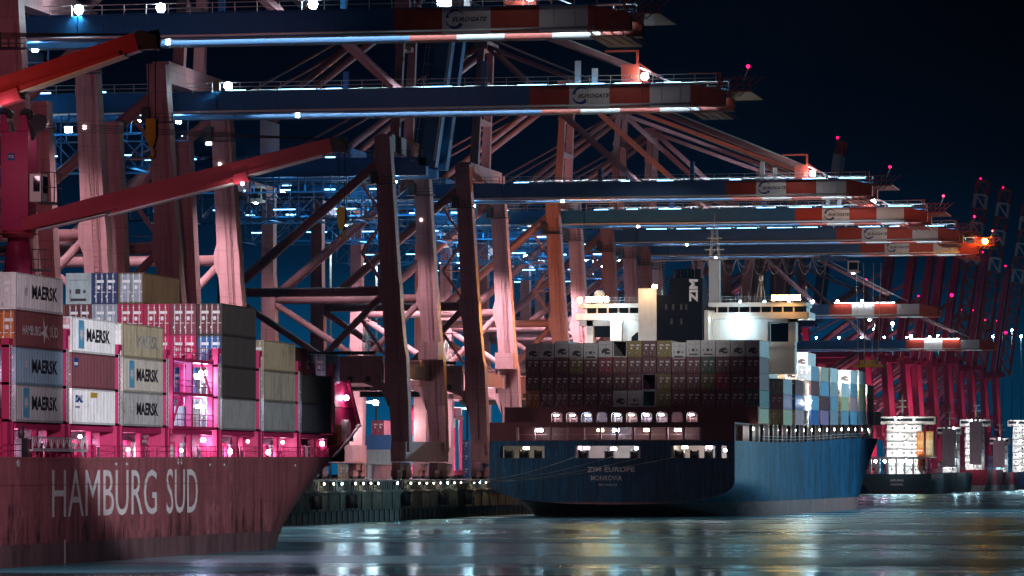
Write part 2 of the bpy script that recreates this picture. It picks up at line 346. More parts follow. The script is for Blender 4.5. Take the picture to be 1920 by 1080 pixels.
# letters follow the plating
a0, a1 = on_r(97, 900, -100.5).y, on_r(362, 900, -100.9).y
mb = MB()
for word, u0, u1 in (('HAMBURG', 0, .695), ('SÜD', .765, 1)):
    h = 1.25 if word == 'SÜD' else 1
    mb = MB(); put_text(mb, word, lambda u, v: on_hull1(a0 + (a1 - a0)*(u0 + (u1 - u0)*u), 3.75 + 3.85*v*h, .03), 0, .0, cuts=24)
    mb.build('lettering', TXTW, red)['label'] = 'tall white letters of the first word' if u0 == 0 else 'dimmer tall white letters of the second word'
mb = MB(); s_ = on_r(121, 1040, -100.5).y
for k in range(12): mb.add([on_hull1(s_ + e, .05 + k*.16 + f, .03) for e, f in ((-.22,0),(.22,0),(.22,.12),(-.22,.12))], [(0,1,2,3)])
mb.build('draft_mark', TXTW, red)
for px in (33, 217, 237, 393, 420, 553):
    p = on_r(px, 868, -100.5); mb = MB()
    c = [on_hull1(p.y + (.3 if px == 33 else .13)*math.cos(k*.7854), 8.05 + (.3 if px == 33 else .13)*math.sin(k*.7854), .02) for k in range(8)]; mb.loft([c, [(x + .08, y, z) for x, y, z in c]]); mb.build('hull_fitting', TXTG, red)
# rubbing bar and a weld line
mb = MB()
for zz, hh in ((6.35, .05), (8.33, .10)):
    R = [[on_hull1(s, zz, -.05), on_hull1(s, zz, .05), on_hull1(s, zz + hh, .05), on_hull1(s, zz + hh, -.05)] for s in range(196, 428, 3)]; mb.loft(R)
mb.build('rubbing_strake', HULLRED, red)
# hatch coaming, pillars, rails, lamps along the side deck
mb = MB(); mb.box(S1C - 16.5, S1C + 16.5, 250, 413, 8.3, 10.9); mb.build('hatch_coaming', SHIPRED, red)
BAYS = [(310.8, 323.0), (325.4, 337.6), (339.9, 352.1), (371.8, 384.0), (387.0, 399.2), (401.8, 414.0)]
GAPS = [309.4, 324.2, 338.8, 353.4, 370.6, 385.5, 400.5, 415.2]
XS = -100.7
for g in GAPS[:]:
    XK = XS; XS = XS - (.9 if g > 410 else 0)
    mb = MB(); mb.box(XS - 1.5, XS - .05, g - .75, g + .75, 8.3, 11.2); mb.box(XS - .35, XS + .05, g - .9, g - .5, 8.3, 11.25); mb.box(XS - .35, XS + .05, g + .5, g + .9, 8.3, 11.25); mb.build('deck_pillar', SHIPRED, red); XS = XK
for s0, s1 in BAYS + [(355.2, 368.8)]:
    mb = MB(); mid = (s0 + s1)/2
    mb.box(XS - 3.0, XS - .1, s0 + .2, s1 - .2, 10.75, 11.15)                      # hatch cover edge
    mb.box(XS - .6, XS - .2, mid - .25, mid + .25, 8.3, 10.8)
    for k in range(3): y = s0 + 2 + k*4.2; mb.box(XS - 1.9, XS - 1.5, y, y + 1.3, 8.3, 9.7 + .4*(k % 2))
    mb.build('hatch_cover', SHIPRED, red)
    mb = MB(); mb.box(XS - 2.6, XS - 1.2, s0 + 1.0, s0 + 3.4, 8.3, 9.5); mb.box(XS - 2.4, XS - 1.3, mid + 1.6, mid + 2.6, 8.3, 10.0)
    mb.tube((XS - 1.6, mid + 3.4, 8.3), (XS - 1.6, mid + 3.4, 10.6), .22); mb.tube((XS - 1.4, s0 + 4.2, 8.3), (XS - 1.4, s0 + 4.2, 9.8), .3)
    mb.tube((XS - 1.8, mid - 2.4, 8.9), (XS - 1.8, mid + 1.2, 8.9), .12); mb.build('deck_fitting', STEEL, red)
mb = MB()
for s in [306 + 1.5*k for k in range(79)]:
    p = on_hull1(s, 8.6, -.12); mb.box(p[0] - .03, p[0] + .03, s - .03, s + .03, z1(s) - .2, z1(s) + .95)
for h in (.5, .95): mb.path([tuple(Vector(on_hull1(s, 8.6, -.12)).xy) + (z1(s) + h,) for s in range(306, 424, 6)], .03)
mb.build('guard_rail', SHIPRED, red)
LSPOT = [(4, 830, 1), (150, 812, 0), (200, 810, 1), (240, 834, 0), (258, 834, 0), (293, 813, 1), (340, 834, 0), (381, 812, 1), (432, 836, 1), (465, 817, 0), (503, 838, 1), (530, 816, 0), (604, 820, 1)]
for px, py, big in LSPOT:
    p = on_r(px, py, XS - 1.0); z = 10.3 if py < 825 else 9.3
    mb = MB(); mb.ball((p.x, p.y, z), .24 if big else .16, 0, 8); mb.build('deck_lamp', L_P, red)
    point((p.x + .1, p.y + .1, z - .35), 120 if big else 60, (1, .62, .98), .25, red)
for s0, s1 in BAYS: point((XS - 2.2, (s0 + s1)/2, 9.6), 210, (1, .55, .95), .3, red)
# lashing bridges: red posts and platforms in the gaps between bays
for g, zt in zip(GAPS, (17.2, 18.4, 17.6, 17.6, 18.2, 18.4, 17.8, 17.9)):
    o = thing('lashing_bridge', '', 'frame', (XS, g, 11.2)); i = GAPS.index(g)
    o['label'] = ('red steel lashing bridge with ladder ' + ('aft of the row of containers nearest the camera', 'between the first two container bays', 'beside the weathered beige container stack of the red ship', 'at the near edge of the bright lamp-lit work bay', 'at the far edge of the bright lamp-lit work bay', 'ahead of the tall black container stack', 'ahead of the grey weathered three-high container stack', 'ahead of the foremost two black containers by the bow')[i])
    o['group'] = 'lashing bridges of the red ship'
    mb = MB()
    for dx in (0, -2.5, -5, -7.5, -10, -12.5): mb.box(XS - .55 + dx, XS + .02 + dx, g - .45, g - .1, 11.2, zt); mb.box(XS - .45 + dx, XS - .05 + dx, g + .2, g + .45, 11.2, zt)
    for zz in (11.25, 14.1, 17.0):
        if zz < zt: mb.box(XS - 13, XS + .02, g - .45, g + .45, zz, zz + .22)
    mb.box(XS - .55, XS + .08, g - .5, g + .5, zt, zt + .5)
    mb.build('frame', SHIPRED, o)
    mb = MB()
    for k in range(14): mb.box(XS + .02, XS + .06, g - .28, g + .28, 11.5 + k*.42, 11.62 + k*.42)
    for e in (-.3, .26): mb.box(XS + .015, XS + .065, g + e, g + e + .04, 11.4, 17.3)
    mb.build('ladder', STEEL, o)
    if i in (3, 4, 5, 6): point((XS - 1.4, g, 14.0), 380, (.65, .6, 1.0), .3, o)
    else: point((XS - 1.6, g, 15.0), 160, (1, .6, .75), .3, o)
# lit working bay without outer containers
wb = thing('lashing_platform', 'open red steel platform bay with two dazzling white lamps between container stacks', 'platform', (XS, 362, 11.2))
mb = MB()
for y in (355.4, 361.6, 368.6): mb.box(XS - .5, XS, y - .22, y + .22, 11.2, 17.6); mb.box(XS - 3.1, XS - 2.7, y - .2, y + .2, 11.2, 17.6)
for zz in (11.2, 14.2, 17.2): mb.box(XS - 3.1, XS + .02, 355.2, 368.8, zz, zz + .26)
mb.beam((XS - .2, 368.4, 14.4), (XS - .2, 365.4, 17.2), .16, .16); mb.beam((XS - .2, 355.6, 11.4), (XS - .2, 358.5, 14.2), .16, .16)
for zz in (14.46, 17.46, 11.46):
    for h in (.55, 1.05): mb.box(XS - .08, XS - .02, 355.2, 368.8, zz + h, zz + h + .05)
    for k in range(10): mb.box(XS - .08, XS - .02, 355.4 + k*1.45, 355.46 + k*1.45, zz, zz + 1.05)
mb.box(XS - 2.4, XS - 1.9, 359.2, 359.6, 11.4, 17.2); mb.build('frame', SHIPRED, wb)
mb = MB(); mb.box(XS - 2.6, XS - 1.2, 363.3, 365.1, 11.5, 13.3); mb.build('gear_locker', STEEL, wb)
mb = MB(); mb.tube((XS - 1.2, 366.9, 11.5), (XS - 1.2, 366.9, 13.2), .5, 0, 10); mb.build('drum', STEEL, wb)
mb = MB(); mb.box(XS - 2.6, XS - 1.6, 357.0, 358.0, 14.5, 15.9); mb.build('gear_locker', STEEL, wb)
for px, py in ((372, 706), (374, 764), (381, 700)):
    p = on_r(px, py, XS - 1.2); mb = MB(); mb.box(p.x - .2, p.x + .3, p.y - .6, p.y + .6, p.z - .2, p.z + .2); mb.build('work_lamp', L_S, wb)
    point((p.x + .2, p.y - .9, p.z - .5), 520, (.42, .62, 1.0), .4, wb)
point((XS - 1.5, 358, 16.4), 1000, (.30, .55, 1.0), .4, wb); point((XS - 1.5, 358, 13), 700, (.42, .48, 1.0), .4, wb)
# stowed gangway
gw = thing('gangway', 'stowed grey truss gangway lying along the side deck of the red ship', 'gangway', (XS, 322, 9.2))
g0, g1 = on_r(60, 830, XS + .3).y, on_r(163, 830, XS + .3).y
mb = MB(); x = XS + .35
for zz in (9.15, 10.05): mb.box(x - .06, x + .06, g0, g1, zz, zz + .1); mb.box(x - .86, x - .74, g0, g1, zz, zz + .1)
for k in range(10):
    y = g0 + (g1 - g0)*k/9; y2 = g0 + (g1 - g0)*(k + .5)/9; mb.box(x - .05, x + .05, y - .04, y + .04, 9.15, 10.15)
    if k < 9: mb.beam((x, y, 9.2), (x, y2, 10.1), .06, .06); mb.beam((x, y2, 10.1), (x, y + (g1-g0)/9, 9.2), .06, .06)
mb.build('truss', STEEL, gw)
mb = MB(); mb.box(x - .8, x, g0, g1, 9.02, 9.14); mb.build('tread_deck', BARS, gw)
mb = MB(); mb.box(XS - .6, x - .2, g0 - 2.2, g0 - .4, 8.5, 10.0); mb.tube((XS - .2, g0 - 1.2, 10), (XS - .2, g0 - 1.2, 11.0), .25); mb.build('winch', DARK, gw)
# forecastle: breakwater, side plate, mast house, winches, lamps
mb = MB()
prof = [(415.6, 8.5), (423, 8.6), (425.1, 9.2), (430.2, 10.7), (436.1, 12.4), (434.8, 13.6), (429.5, 16.9), (415.6, 17.0)]
mb.prism(prof, 0, XS - 2.2, XS - 2.05); mb.box(S1C - 14, XS - 2.2, 428.9, 429.15, 8.5, 16.9)
for zz in (9.9, 11.7, 14.2): mb.box(XS - 2.06, XS - 1.86, 416, 431.5 if zz > 12 else 421 + (zz - 8.8)*3.6, zz, zz + .16)
mb.beam((XS - 1.95, 429.6, 16.9), (XS - 1.95, 434.4, 12.4), .35, .5); mb.build('breakwater', SHIPRED, red)
mb = MB(); mb.tube((XS - 1.7, 425.6, 12.0), (XS - .9, 425.6, 12.0), .85, 0, 12); mb.box(XS - 1.8, XS - .8, 424.2, 427.2, 10.6, 11.4); mb.build('mooring_winch', BARS, red)
mb = MB(); mb.box(XS - 1.9, XS - 1.2, 419.2, 420.8, 11.8, 13.6); mb.build('deck_locker', SHIPWHT, red)
mb = MB(); mb.box(XS - 1.9, XS - 1.0, 421.4, 422.6, 10.2, 12.3); mb.build('hydrant_box', ORANGE, red)
mb = MB(); mb.path([(S1C + hull_b(s, z1(s), P1), s, z1(s) + .05) for s in (419.5, 421, 422.5, 424, 425.5, 427, 429, 431, 433, 435, 437, 439)], .17, 0, 6); mb.build('bulwark_lit_rim', TXTW, red)  # white tube stands in for the lit edge of the bulwark
for px, py, rr in ((649, 746, .30), (634, 716, .14)):
    p = on_r(px, py, XS - 1.7); mb = MB(); mb.ball(p, rr, 0, 8); mb.build('bow_lamp', L_P, red); point(p + Vector((.9, -1.0, -.5)), 150, (1, .66, .80), .3, red)
# aft floodlight of this ship (out of the frame) that grazes the hull
spot((-84, 280, 17), (-101, 322, 5.5), 26000, (1.0, .76, .86), 78, .8, red)
spot((0, 140, 36), (-101, 360, 13.2), 2100000, (.94, .93, 1.0), 8.9, 1.0, red, blend=.35)  # unseen narrow spot, added to brighten the container sides

# ================================================================== CONTAINERS
def cont_body(L, corr=True, W=2.44, H=2.87):
    mb = MB(); x = W/2; y0, y1 = -L/2, L/2; p = .16
    for sx in (-1, 1):
        for yy in (y0, y1 - p): mb.box(min(sx*x, sx*(x - p)), max(sx*x, sx*(x - p)), yy, yy + p, 0, H)
        for zz, hh in ((0, .17), (H - .11, .11)): mb.box(min(sx*x, sx*(x - .1)), max(sx*x, sx*(x - .1)), y0 + p, y1 - p, zz, zz + hh)
        pts = []; yy = y0 + p
        if corr:
            n = int((L - 2*p)/.40); st = (L - 2*p)/n
            for k in range(n): pts += [(sx*(x - .015), yy + k*st), (sx*(x - .015), yy + k*st + st*.32), (sx*(x - .07), yy + k*st + st*.5), (sx*(x - .07), yy + k*st + st*.82)]
            pts.append((sx*(x - .015), y1 - p))
        else: pts = [(sx*(x - .03), y0 + p), (sx*(x - .03), y1 - p)]
        mb.loft([[(a, b, .17) for a, b in pts], [(a, b, H - .11) for a, b in pts]], 0, False, False, False)
    mb.box(-x + .1, x - .1, y0 + .1, y1 - .1, H - .10, H - .03); mb.box(-x + .1, x - .1, y0 + .1, y1 - .1, .05, .15)
    for yy in (y0, y1 - .1): mb.box(-x + p, x - p, yy, yy + .1, 0, .16); mb.box(-x + p, x - p, yy, yy + .1, H - .12, H)
    mb.box(-x + p, x - p, y1 - .09, y1 - .05, .16, H - .12)
    return mb
def door_mb(side, L, W=2.44, H=2.87):
    mb = MB(); a, b = (-W/2 + .17, -.015) if side < 0 else (.015, W/2 - .17); y = -L/2
    mb.box(a, b, y + .03, y + .08, .18, H - .14)
    for k in range(5): z = .3 + k*.5; mb.box(a + .05, b - .05, y + .0, y + .03, z, z + .32)
    return mb
def bars_mb(side, L, W=2.44, H=2.87):
    mb = MB(); a, b = (-W/2 + .17, -.015) if side < 0 else (.015, W/2 - .17); y = -L/2
    for t_ in (.24, .78):
        x = a + (b - a)*t_; mb.box(x - .03, x + .03, y - .05, y - .005, .1, H - .06); mb.box(x - .07, x + .3, y - .06, y - .005, 1.05, 1.12)
        for z in (.35, 1.5, 2.5): mb.box(x - .07, x + .07, y - .045, y - .0, z, z + .08)
    mb.box(a + .3, b - .06, y - .012, y, 1.95, 2.2, 1); mb.box(a + .36, a + .62, y - .012, y, 1.35, 1.7, 1); mb.box(a + .1, a + .2, y - .012, y, .6, .8, 1)
    return mb
def reefer_mb(L, W=2.44, H=2.87, kind=0):
    mb = MB(); y = -L/2
    mb.box(-1.06, 1.06, y + .01, y + .07, .16, H - .12, 0)
    if kind == 0:      # round condenser opening in the lower half
        c = [(.1 + .78*math.cos(k*math.pi/8), .95 + .62*max(-.7, math.sin(k*math.pi/8))) for k in range(16)]
        mb.prism(c, 1, y - .02, y + .012, 1); mb.box(.25, .8, y - .035, y - .02, .9, 1.1, 2); mb.box(-.4, -.1, y - .035, y - .02, .55, .75, 2)
    else:              # square fan grille, controller and vents
        mb.box(-.3, .18, y - .02, y + .01, .95, 1.4, 1); mb.box(.45, .68, y - .02, y + .01, 1.02, 1.3, 1); mb.box(-.85, -.72, y - .02, y + .01, 1.0, 1.35, 1); mb.box(-.75, .75, y - .02, y + .01, .28, .52, 1)
    mb.box(-.9, .9, y - .012, y + .01, 2.2, 2.24, 1)
    return mb
ME = {}
def cmesh(key, fn, mats):
    if key not in ME: ME[key] = fn().build(key[0], mats, None, mesh_only=True)
    return ME[key]
def child(root, name, me, color=None):
    o = bpy.data.objects.new(name, me); COL.objects.link(o); o.parent = root; o['_loc'] = list(root['_loc'])
    if color: o.color = (*color, 1)
    return o
PAL = dict(maroon=(.115, .022, .030), brown=(.15, .048, .036), grey=(.36, .38, .40), beige=(.46, .42, .33), white=(.66, .67, .68), blue=(.020, .10, .30), navy=(.012, .030, .11), magenta=(.52, .010, .10), crimson=(.34, .015, .06), orange=(.55, .15, .025), green=(.02, .10, .085), olive=(.20, .155, .025), cyan=(.06, .36, .42), pink=(.52, .28, .30), lilac=(.30, .17, .30), pale_yellow=(.50, .46, .27), sky=(.17, .35, .52), black=(.030, .026, .026), dove=(.26, .29, .35), lightblue=(.20, .32, .42))
def container(x, y, z, color, label, group, L=12.19, bm=None, end='door', dirty=False, name='shipping_container', parts=True, corr=True, dc=None):
    root = thing(name, label, 'container', (x, y, z), group); c = PAL[color] if isinstance(color, str) else color
    M = CONTD if dirty else CONT; k = 'd' if dirty else 'c'
    child(root, 'body', cmesh(('body', L, corr, k), lambda: cont_body(L, corr), M), c)
    if end == 'door':
        for sd in (-1, 1):
            d = child(root, 'door', cmesh(('door', L, sd, k), lambda: door_mb(sd, L), M), PAL[dc] if dc else c)
            if parts:
                o = child(root, 'locking_bar', cmesh(('locking_bar', L, sd, bm is None), lambda: bars_mb(sd, L), [bm or BARS, TXTW])); o.parent = d
    elif end in ('reefer', 'reefer2'):
        kd = 0 if end == 'reefer' else 1
        child(root, 'cooling_unit', cmesh(('cooling_unit', L, kd), lambda: reefer_mb(L, kind=kd), [CONT, DARK, BARS]), c)
    return root
def side_text(root, body, y0, y1, z0, z1, mat, bold=.03, shear=0, name='lettering'):
    mb = MB(); x, y, z = root['_loc']; xs = x + 1.22
    put_text(mb, body, lambda u, v: (xs + .012, y + y0 + (y1 - y0)*u, z + z0 + (z1 - z0)*v), 0, bold, shear); o = mb.build(name, mat, root); return o
def star_logo(root, yc, zc, hw, hh, back=True):
    x, y, z = root['_loc']; xs = x + 1.22
    mb = MB()
    if back: mb.box(xs - .02, xs + .008, y + yc - hw, y + yc + hw, z + zc - hh, z + zc + hh, 0)
    p = star_poly(yc, zc, hw*.86, hw*.40); q = [(xs + .02, y + a, z + zc + (b - zc)*hh/hw*.62) for a, b in p]; mb.add(q + [(xs + .02, y + yc, z + zc)], [(i, (i+1) % 14, 14) for i in range(14)], 1)
    mb.build('star_emblem', [MBLUE, TXTW], root)
CX = XS - 1.22; ZB = 11.3; TH_ = 2.9
def s1c(bay, tier, color, label, col=0, **k):
    s0, s1 = BAYS[bay]; return container(CX - 2.5*col, (s0 + s1)/2, ZB + TH_*tier, color, label, 'containers on the red ship', **k)
def maersk(c, mat=INK, faint=False, box=True):
    side_text(c, 'MAERSK', -2.0, 4.6, .95, 2.05, mat, .035); star_logo(c, -3.5, 1.5, .62 if not box else .75, .85 if not box else 1.15, box)
for t_, colr, d in ((0, 'grey', False), (1, 'lightblue', False)):
    maersk(s1c(0, t_, colr, 'grey container with black lettering, bottom of the first stack on the red ship' if t_ == 0 else 'blue-grey container with black lettering under the maroon container with the star emblem'), box=t_ == 0)
c = s1c(0, 2, (.16, .05, .055), 'maroon container with white lettering and a star runner emblem', dc='orange')
side_text(c, 'HAMBURG', -4.4, .2, 1.0, 1.75, TXTW, .01); side_text(c, 'SÜD', 2.6, 4.7, 1.0, 2.0, TXTW, .01)
mb = MB(); x, y, z = c['_loc']; xs = x + 1.235                                       # emblem: star with a long raised arm
q = [(.2,1.2),(1.0,1.5),(.7,2.75),(1.35,1.75),(2.1,1.95),(1.6,1.4),(2.5,.75),(1.5,1.05),(1.0,.35),(1.0,1.05)]
mb.add([(xs, y + a, z + b) for a, b in q] + [(xs, y + 1.25, z + 1.35)], [(i, (i+1) % 10, 10) for i in range(10)]); mb.build('star_emblem', TXTW, c)
maersk(s1c(0, 3, 'white', 'white container with black lettering on top of the first stack of the red ship'), box=False)
c = s1c(1, 0, 'white', 'bright white container with small blue D letters in its corner, at the bottom of its stack'); c['label'] = 'white container with small blue lettering in its upper corner, bottom of its stack'
side_text(c, 'DAL', -5.2, -3.1, 1.75, 2.35, DBLUE, .06, .3); side_text(c, 'REEFER', -5.2, -3.9, 1.3, 1.45, DBLUE, .02)
mb = MB(); x, y, z = c['_loc']; mb.box(x + 1.2, x + 1.232, y - .9, y + .9, z + 2.2, z + 2.62); mb.build('sticker_panel', YEL, c)
c = s1c(1, 1, (.145, .045, .06), 'plain maroon container with a small blue and white square sign near its corner')
mb = MB(); x, y, z = c['_loc']; mb.box(x + 1.2, x + 1.232, y - 5.5, y - 4.4, z + 1.75, z + 2.45, 0); mb.box(x + 1.2, x + 1.24, y - 5.4, y - 4.5, z + 1.85, z + 2.1, 1); mb.build('sign_panel', [DBLUE, TXTW], c)
maersk(s1c(1, 2, 'white', 'brightly lit white container with black lettering beside a blue star panel, top of its stack', dc='pink'))
maersk(s1c(2, 0, (.33,.34,.34), 'dirty grey container with faded black lettering at the bottom of the third stack', dirty=True), box=False)
maersk(s1c(2, 1, (.42,.40,.35), 'beige-grey container with black lettering and blue star panel, middle of the third stack'))
c = s1c(2, 2, (.33,.29,.20), 'weathered beige container with almost worn-off lettering, top of the third stack', dirty=True, dc='white'); side_text(c, 'MAERSK', -1.6, 4.6, .9, 2.0, TXTG, .0)
for t_, colr, lb, d in ((0, (.20,.21,.21), 'weathered dark grey container at the bottom of the tall black stack', 1), (1, 'black', 'black container second from the bottom of the tall dark stack', 0), (2, (.030,.028,.028), 'black weather-streaked container with blue doors, second from the top of the tall dark stack', 1), (3, 'black', 'dark container with maroon doors on top of the tall black stack', 0)): s1c(3, t_, colr, lb, dirty=bool(d), dc=(None, None, 'blue', 'maroon')[t_])
for t_, lb in enumerate(('grey container with peeling blue paint at the bottom of the fifth stack', 'grey container with blue rub marks in the middle of the fifth stack', 'weathered tan container on top of the fifth stack of the red ship')): s1c(4, t_, ((.20,.22,.22),(.27,.25,.20),(.30,.255,.165))[t_], lb, dirty=True)
s1c(5, 0, (.028,.028,.042), 'dark navy container at the bottom of the foremost stack by the bow'); s1c(5, 1, 'black', 'black container on top of the foremost stack by the bow')
# inner columns whose door ends or sides show past the outer stacks
for bay, t_, col, colr, lb, kw in (
    (0, 2, 0, None, None, {}),
    (3, 3, 1, (.20,.035,.06), 'wine red container doors high up behind the maroon-doored black container', {}),
    (3, 2, 1, 'magenta', 'vivid magenta container doors directly above the lamp-lit work bay', {}),
    (3, 1, 1, 'blue', 'blue container behind the upper lamp of the work bay', {}), (3, 0, 1, 'dove', 'grey-blue container behind the lower lamp of the work bay', {}),
    (3, 3, 2, 'crimson', 'crimson container doors under the dark brown streaked container', {}), (3, 2, 2, 'magenta', 'magenta container mostly hidden behind the weathered beige stack', {}), (3, 1, 2, 'maroon', 'maroon container deep behind the work bay lamps', {}),
    (3, 4, 3, (.12,.07,.035), 'rust streaked brown container with grey doors, alone on the top tier', {'dirty': True, 'dc': 'dove'}), (3, 3, 3, 'crimson', 'crimson container with a small emblem below the brown streaked container', {}),
    (3, 4, 4, 'navy', 'navy blue container doors on the top tier beside the grey-doored brown one', {}), (3, 3, 4, 'dove', 'grey container doors below the navy blue container', {}),
    (3, 4, 5, (.30,.36,.38), 'grey reefer container with a small light blue emblem on the top tier', {'end': 'reefer2'}), (3, 3, 5, 'maroon', 'maroon container doors below the grey reefer container', {}),
    (3, 3, 6, 'brown', 'brown container beside the red crane pedestal', {}),
    (4, 2, 1, 'maroon', 'maroon container doors seen in the gap beside the tan weathered container', {}), (4, 1, 1, 'maroon', 'maroon container in the second tier behind the grey rubbed container', {}),
    (5, 2, 1, (.20,.055,.045), 'reddish brown container standing behind and above the foremost black stack', {}), (5, 0, 1, 'maroon', 'maroon container behind the lowest foremost black container', {}), (5, 1, 1, 'black', 'black inner container behind the foremost stack', {})):
    if colr is None: continue
    s1c(bay, t_, colr, lb, col, **kw)
container(CX - 1.2, 419.6, ZB + 5.3, 'lightblue', 'pale blue container end peeping out behind the reddish brown one', 'containers on the red ship', L=6.06)
# ================================================================== DECK CRANES OF THE RED SHIP
def jib_crane(s, px, label, tip, ztip, zpiv):
    base = on_s(px, 500, s); r = base.x
    t = thing('ship_deck_crane', label, 'crane', (r, s, 8.3), 'jib cranes of the red ship')
    R = []
    for z, hw in ((8.3, 1.35), (20, 1.35), (24.2, 1.5), (27.2, 1.15), (28.6, .95)): R.append([(r + hw*math.cos(k*math.pi/8), s + hw*math.sin(k*math.pi/8), z) for k in range(16)])
    mb = MB(); mb.loft(R, 0, True); mb.build('pedestal', SHIPRED, t)
    mb = MB(); mb.tube((r, s, 28.5), (r, s, 29.1), 1.42, 0, 20); mb.tube((r, s, 28.8), (r, s, 28.95), 1.7, 0, 20); mb.build('slewing_ring', JIBRED, t)
    mb = MB(); mb.box(r - 1.28, r + 1.28, s - 1.25, s + 1.25, 29.1, 38.0); mb.prism([(r - 1.5, 38.0), (r - .5, 38.0), (r - .9, 39.6), (r - 1.3, 39.6)], 1, s - 1, s + 1); mb.prism([(r + .2, 38.0), (r + 1.3, 38.0), (r + 1.0, 39.5), (r + .5, 39.5)], 1, s - 1, s + 1)
    for zz in (31.5, 34.6): mb.box(r - 1.3, r + 1.3, s - 1.27, s + 1.27, zz, zz + .05)
    mb.build('tower', SHIPRED, t)
    for x_, z_, q in ((r + .8, 39.6, .55), (r - 1.1, 39.7, .5), (r + 2.0, 38.9, .75)):
        mb = MB(); mb.tube((x_, s - .5, z_), (x_, s + .5, z_), q, 0, 12)
        if q > .7: mb.beam((r + 1.2, s, 37.4), (r + 2.0, s, 38.9), .5, .5)
        mb.build('sheave', DARK, t)
    mb = MB(); y = s - 1.27; mb.box(r - .62, r + .02, y - .02, y, 35.4, 36.05, 0); mb.build('sign', DBLUE, t)
    mb = MB(); put_text(mb, 'TTS', lambda u, v: (r - .55 + .5*u, y - .035, 35.62 + .24*v), 0, .03); mb.build('lettering', TXTW, t)
    mb = MB(); mb.box(r + 1.35, r + 2.5, s - 1.0, s + .9, 31.7, 34.2); mb.build('operator_cab', SHIPWHT, t)
    mb = MB(); mb.box(r + 1.7, r + 2.3, s - 1.03, s - 1.0, 32.6, 34.0); mb.box(r + 2.5, r + 2.53, s - .7, s + .6, 32.5, 34.0); mb.build('cab_window', GLASS, t)
    mb = MB()
    for x0, z0, z1_ in ((r + 2.5, 31.6, 34.3), (r + 1.6, 25.6, 27.4)):
        for zz in (z0, (z0 + z1_)/2, z1_): mb.path([(x0, s - 1.1, zz), (x0 + 1.2, s - 1.1, zz), (x0 + 1.2, s + .9, zz)], .04)
        for x_, y_ in ((x0, s - 1.1), (x0 + .6, s - 1.1), (x0 + 1.2, s - 1.1), (x0 + 1.2, s + .9)): mb.tube((x_, y_, z0), (x_, y_, z1_), .04, 0, 5)
        mb.box(x0 - .4, x0 + 1.2, s - 1.1, s + .9, z0 - .1, z0)
    for k in range(12): mb.box(r + 1.5, r + 2.1, s - .9, s - .84, 13 + k*1.05, 13.06 + k*1.05)
    mb.box(r + 1.45, r + 1.52, s - .9, s - .84, 12, 26); mb.box(r + 2.1, r + 2.16, s - .9, s - .84, 12, 26); mb.build('cab_ladder_guard', DARK, t)
    # jib: tapering box girder with a ledge, swung out over the water
    p0 = Vector((r + .9, s - 1.3, zpiv)); p1 = Vector(tip); d = (p1 - p0).normalized(); L = (p1 - p0).length; q = lambda f, dz=0: p0 + d*L*f + Vector((0, 0, dz))
    mb = MB(); mb.beam(q(0), q(.2), 1.4, 1.1, 0, 1.7, 1.5); mb.beam(q(.2), q(.955), 1.7, 1.5, 0, 1.2, 1.3)
    mb.beam(q(.30, -.78), q(.66, -.70), 1.9, .20); mb.beam(q(.68, -.55), q(.92, -.52), 1.5, .35); mb.beam(q(.28, -.95), q(.66, -.92), 1.3, .32)
    mb.beam(q(.655, -.85), q(.70, -.85), 1.7, .8); mb.build('jib', JIBRED, t)
    mb = MB(); mb.beam(q(.70, -.82), q(.93, -.70), 1.55, .10); mb.beam(q(.27, -1.16), q(.655, -1.13), 1.35, .10); mb.beam(q(.05, -.85), q(.26, -.98), 1.3, .1); mb.build('jib_flange', TXTW, t)
    mb = MB()
    for k in range(3): c = q(.965 + .012*k, .15 - .2*k); mb.tube(c + Vector((0, -.6, 0)), c + Vector((0, .6, 0)), .55 - .08*k, 0, 12)
    mb.beam(q(.95), q(1.0, -.5), .9, 1.0); mb.beam(q(.96, .3), q(1.0, .2), .5, .4); mb.build('jib_head', DARK, t)
    if px > 0: mb = MB(); mb.ball(q(.68, -1.35), .16, 0, 8); mb.build('jib_lamp', L_P, t)
    point(q(.68, -1.9) + Vector((0, -1.2, 0)), 130, (1, .85, .8), .3, t)
    h = q(.985, -.6); mb = MB()
    for e in (-.25, .25): mb.tube(h + Vector((e, 0, 0)), h + Vector((e, 0, -5.2)), .04, 0, 4)
    for k in range(4): mb.tube(Vector((r + 2.0, s - .3 + .2*k, 38.9 - .25*k)), q(.97, .4), .03, 0, 4)
    mb.build('hoist_rope', DARK, t)
    c = h + Vector((0, 0, -6.0)); mb = MB(); mb.box(c.x - .36, c.x + .36, c.y - .3, c.y + .3, c.z - .4, c.z + .9); mb.prism([(c.x - .36, c.z - .4), (c.x + .36, c.z - .4), (c.x + .15, c.z - 1.1), (c.x - .15, c.z - 1.1)], 1, c.y - .25, c.y + .25)
    mb.path([c + Vector((.2*math.sin(a), 0, -1.5 - .38*math.cos(a)*-1)) for a in (0, .6, 1.3, 2, 2.8, 3.5, 4.2)], .12); mb.build('hook_block', YEL, t)
    return t, q
tp = on_s(650, 266, 362); t1, q1 = jib_crane(362, 35, 'red deck crane with a small blue sign on its tower and long lowered jib', tp, 0, 29.6)
tp = on_s(298, 66, 283); t2, q2 = jib_crane(283, -560, 'red deck crane whose bright orange-red jib crosses the upper left corner', tp, 0, 27.6)
spot(q2(.35) + Vector((2, -16, -7)), q2(.55), 7000, (1, .34, .12), 80, .5, t2)  # orange spot without a lamp, added to brighten and redden the jib
point(on_s(-40, 300, 352), 500, (1, .50, .62), .6, t2)
mb = MB(); mb.box(-113.2, -112.6, 363.6, 364.0, 38.1, 38.6); mb.build('tower_lamp', L_P, t1)  # lamp and its spot added to throw red light on the nearest crane legs
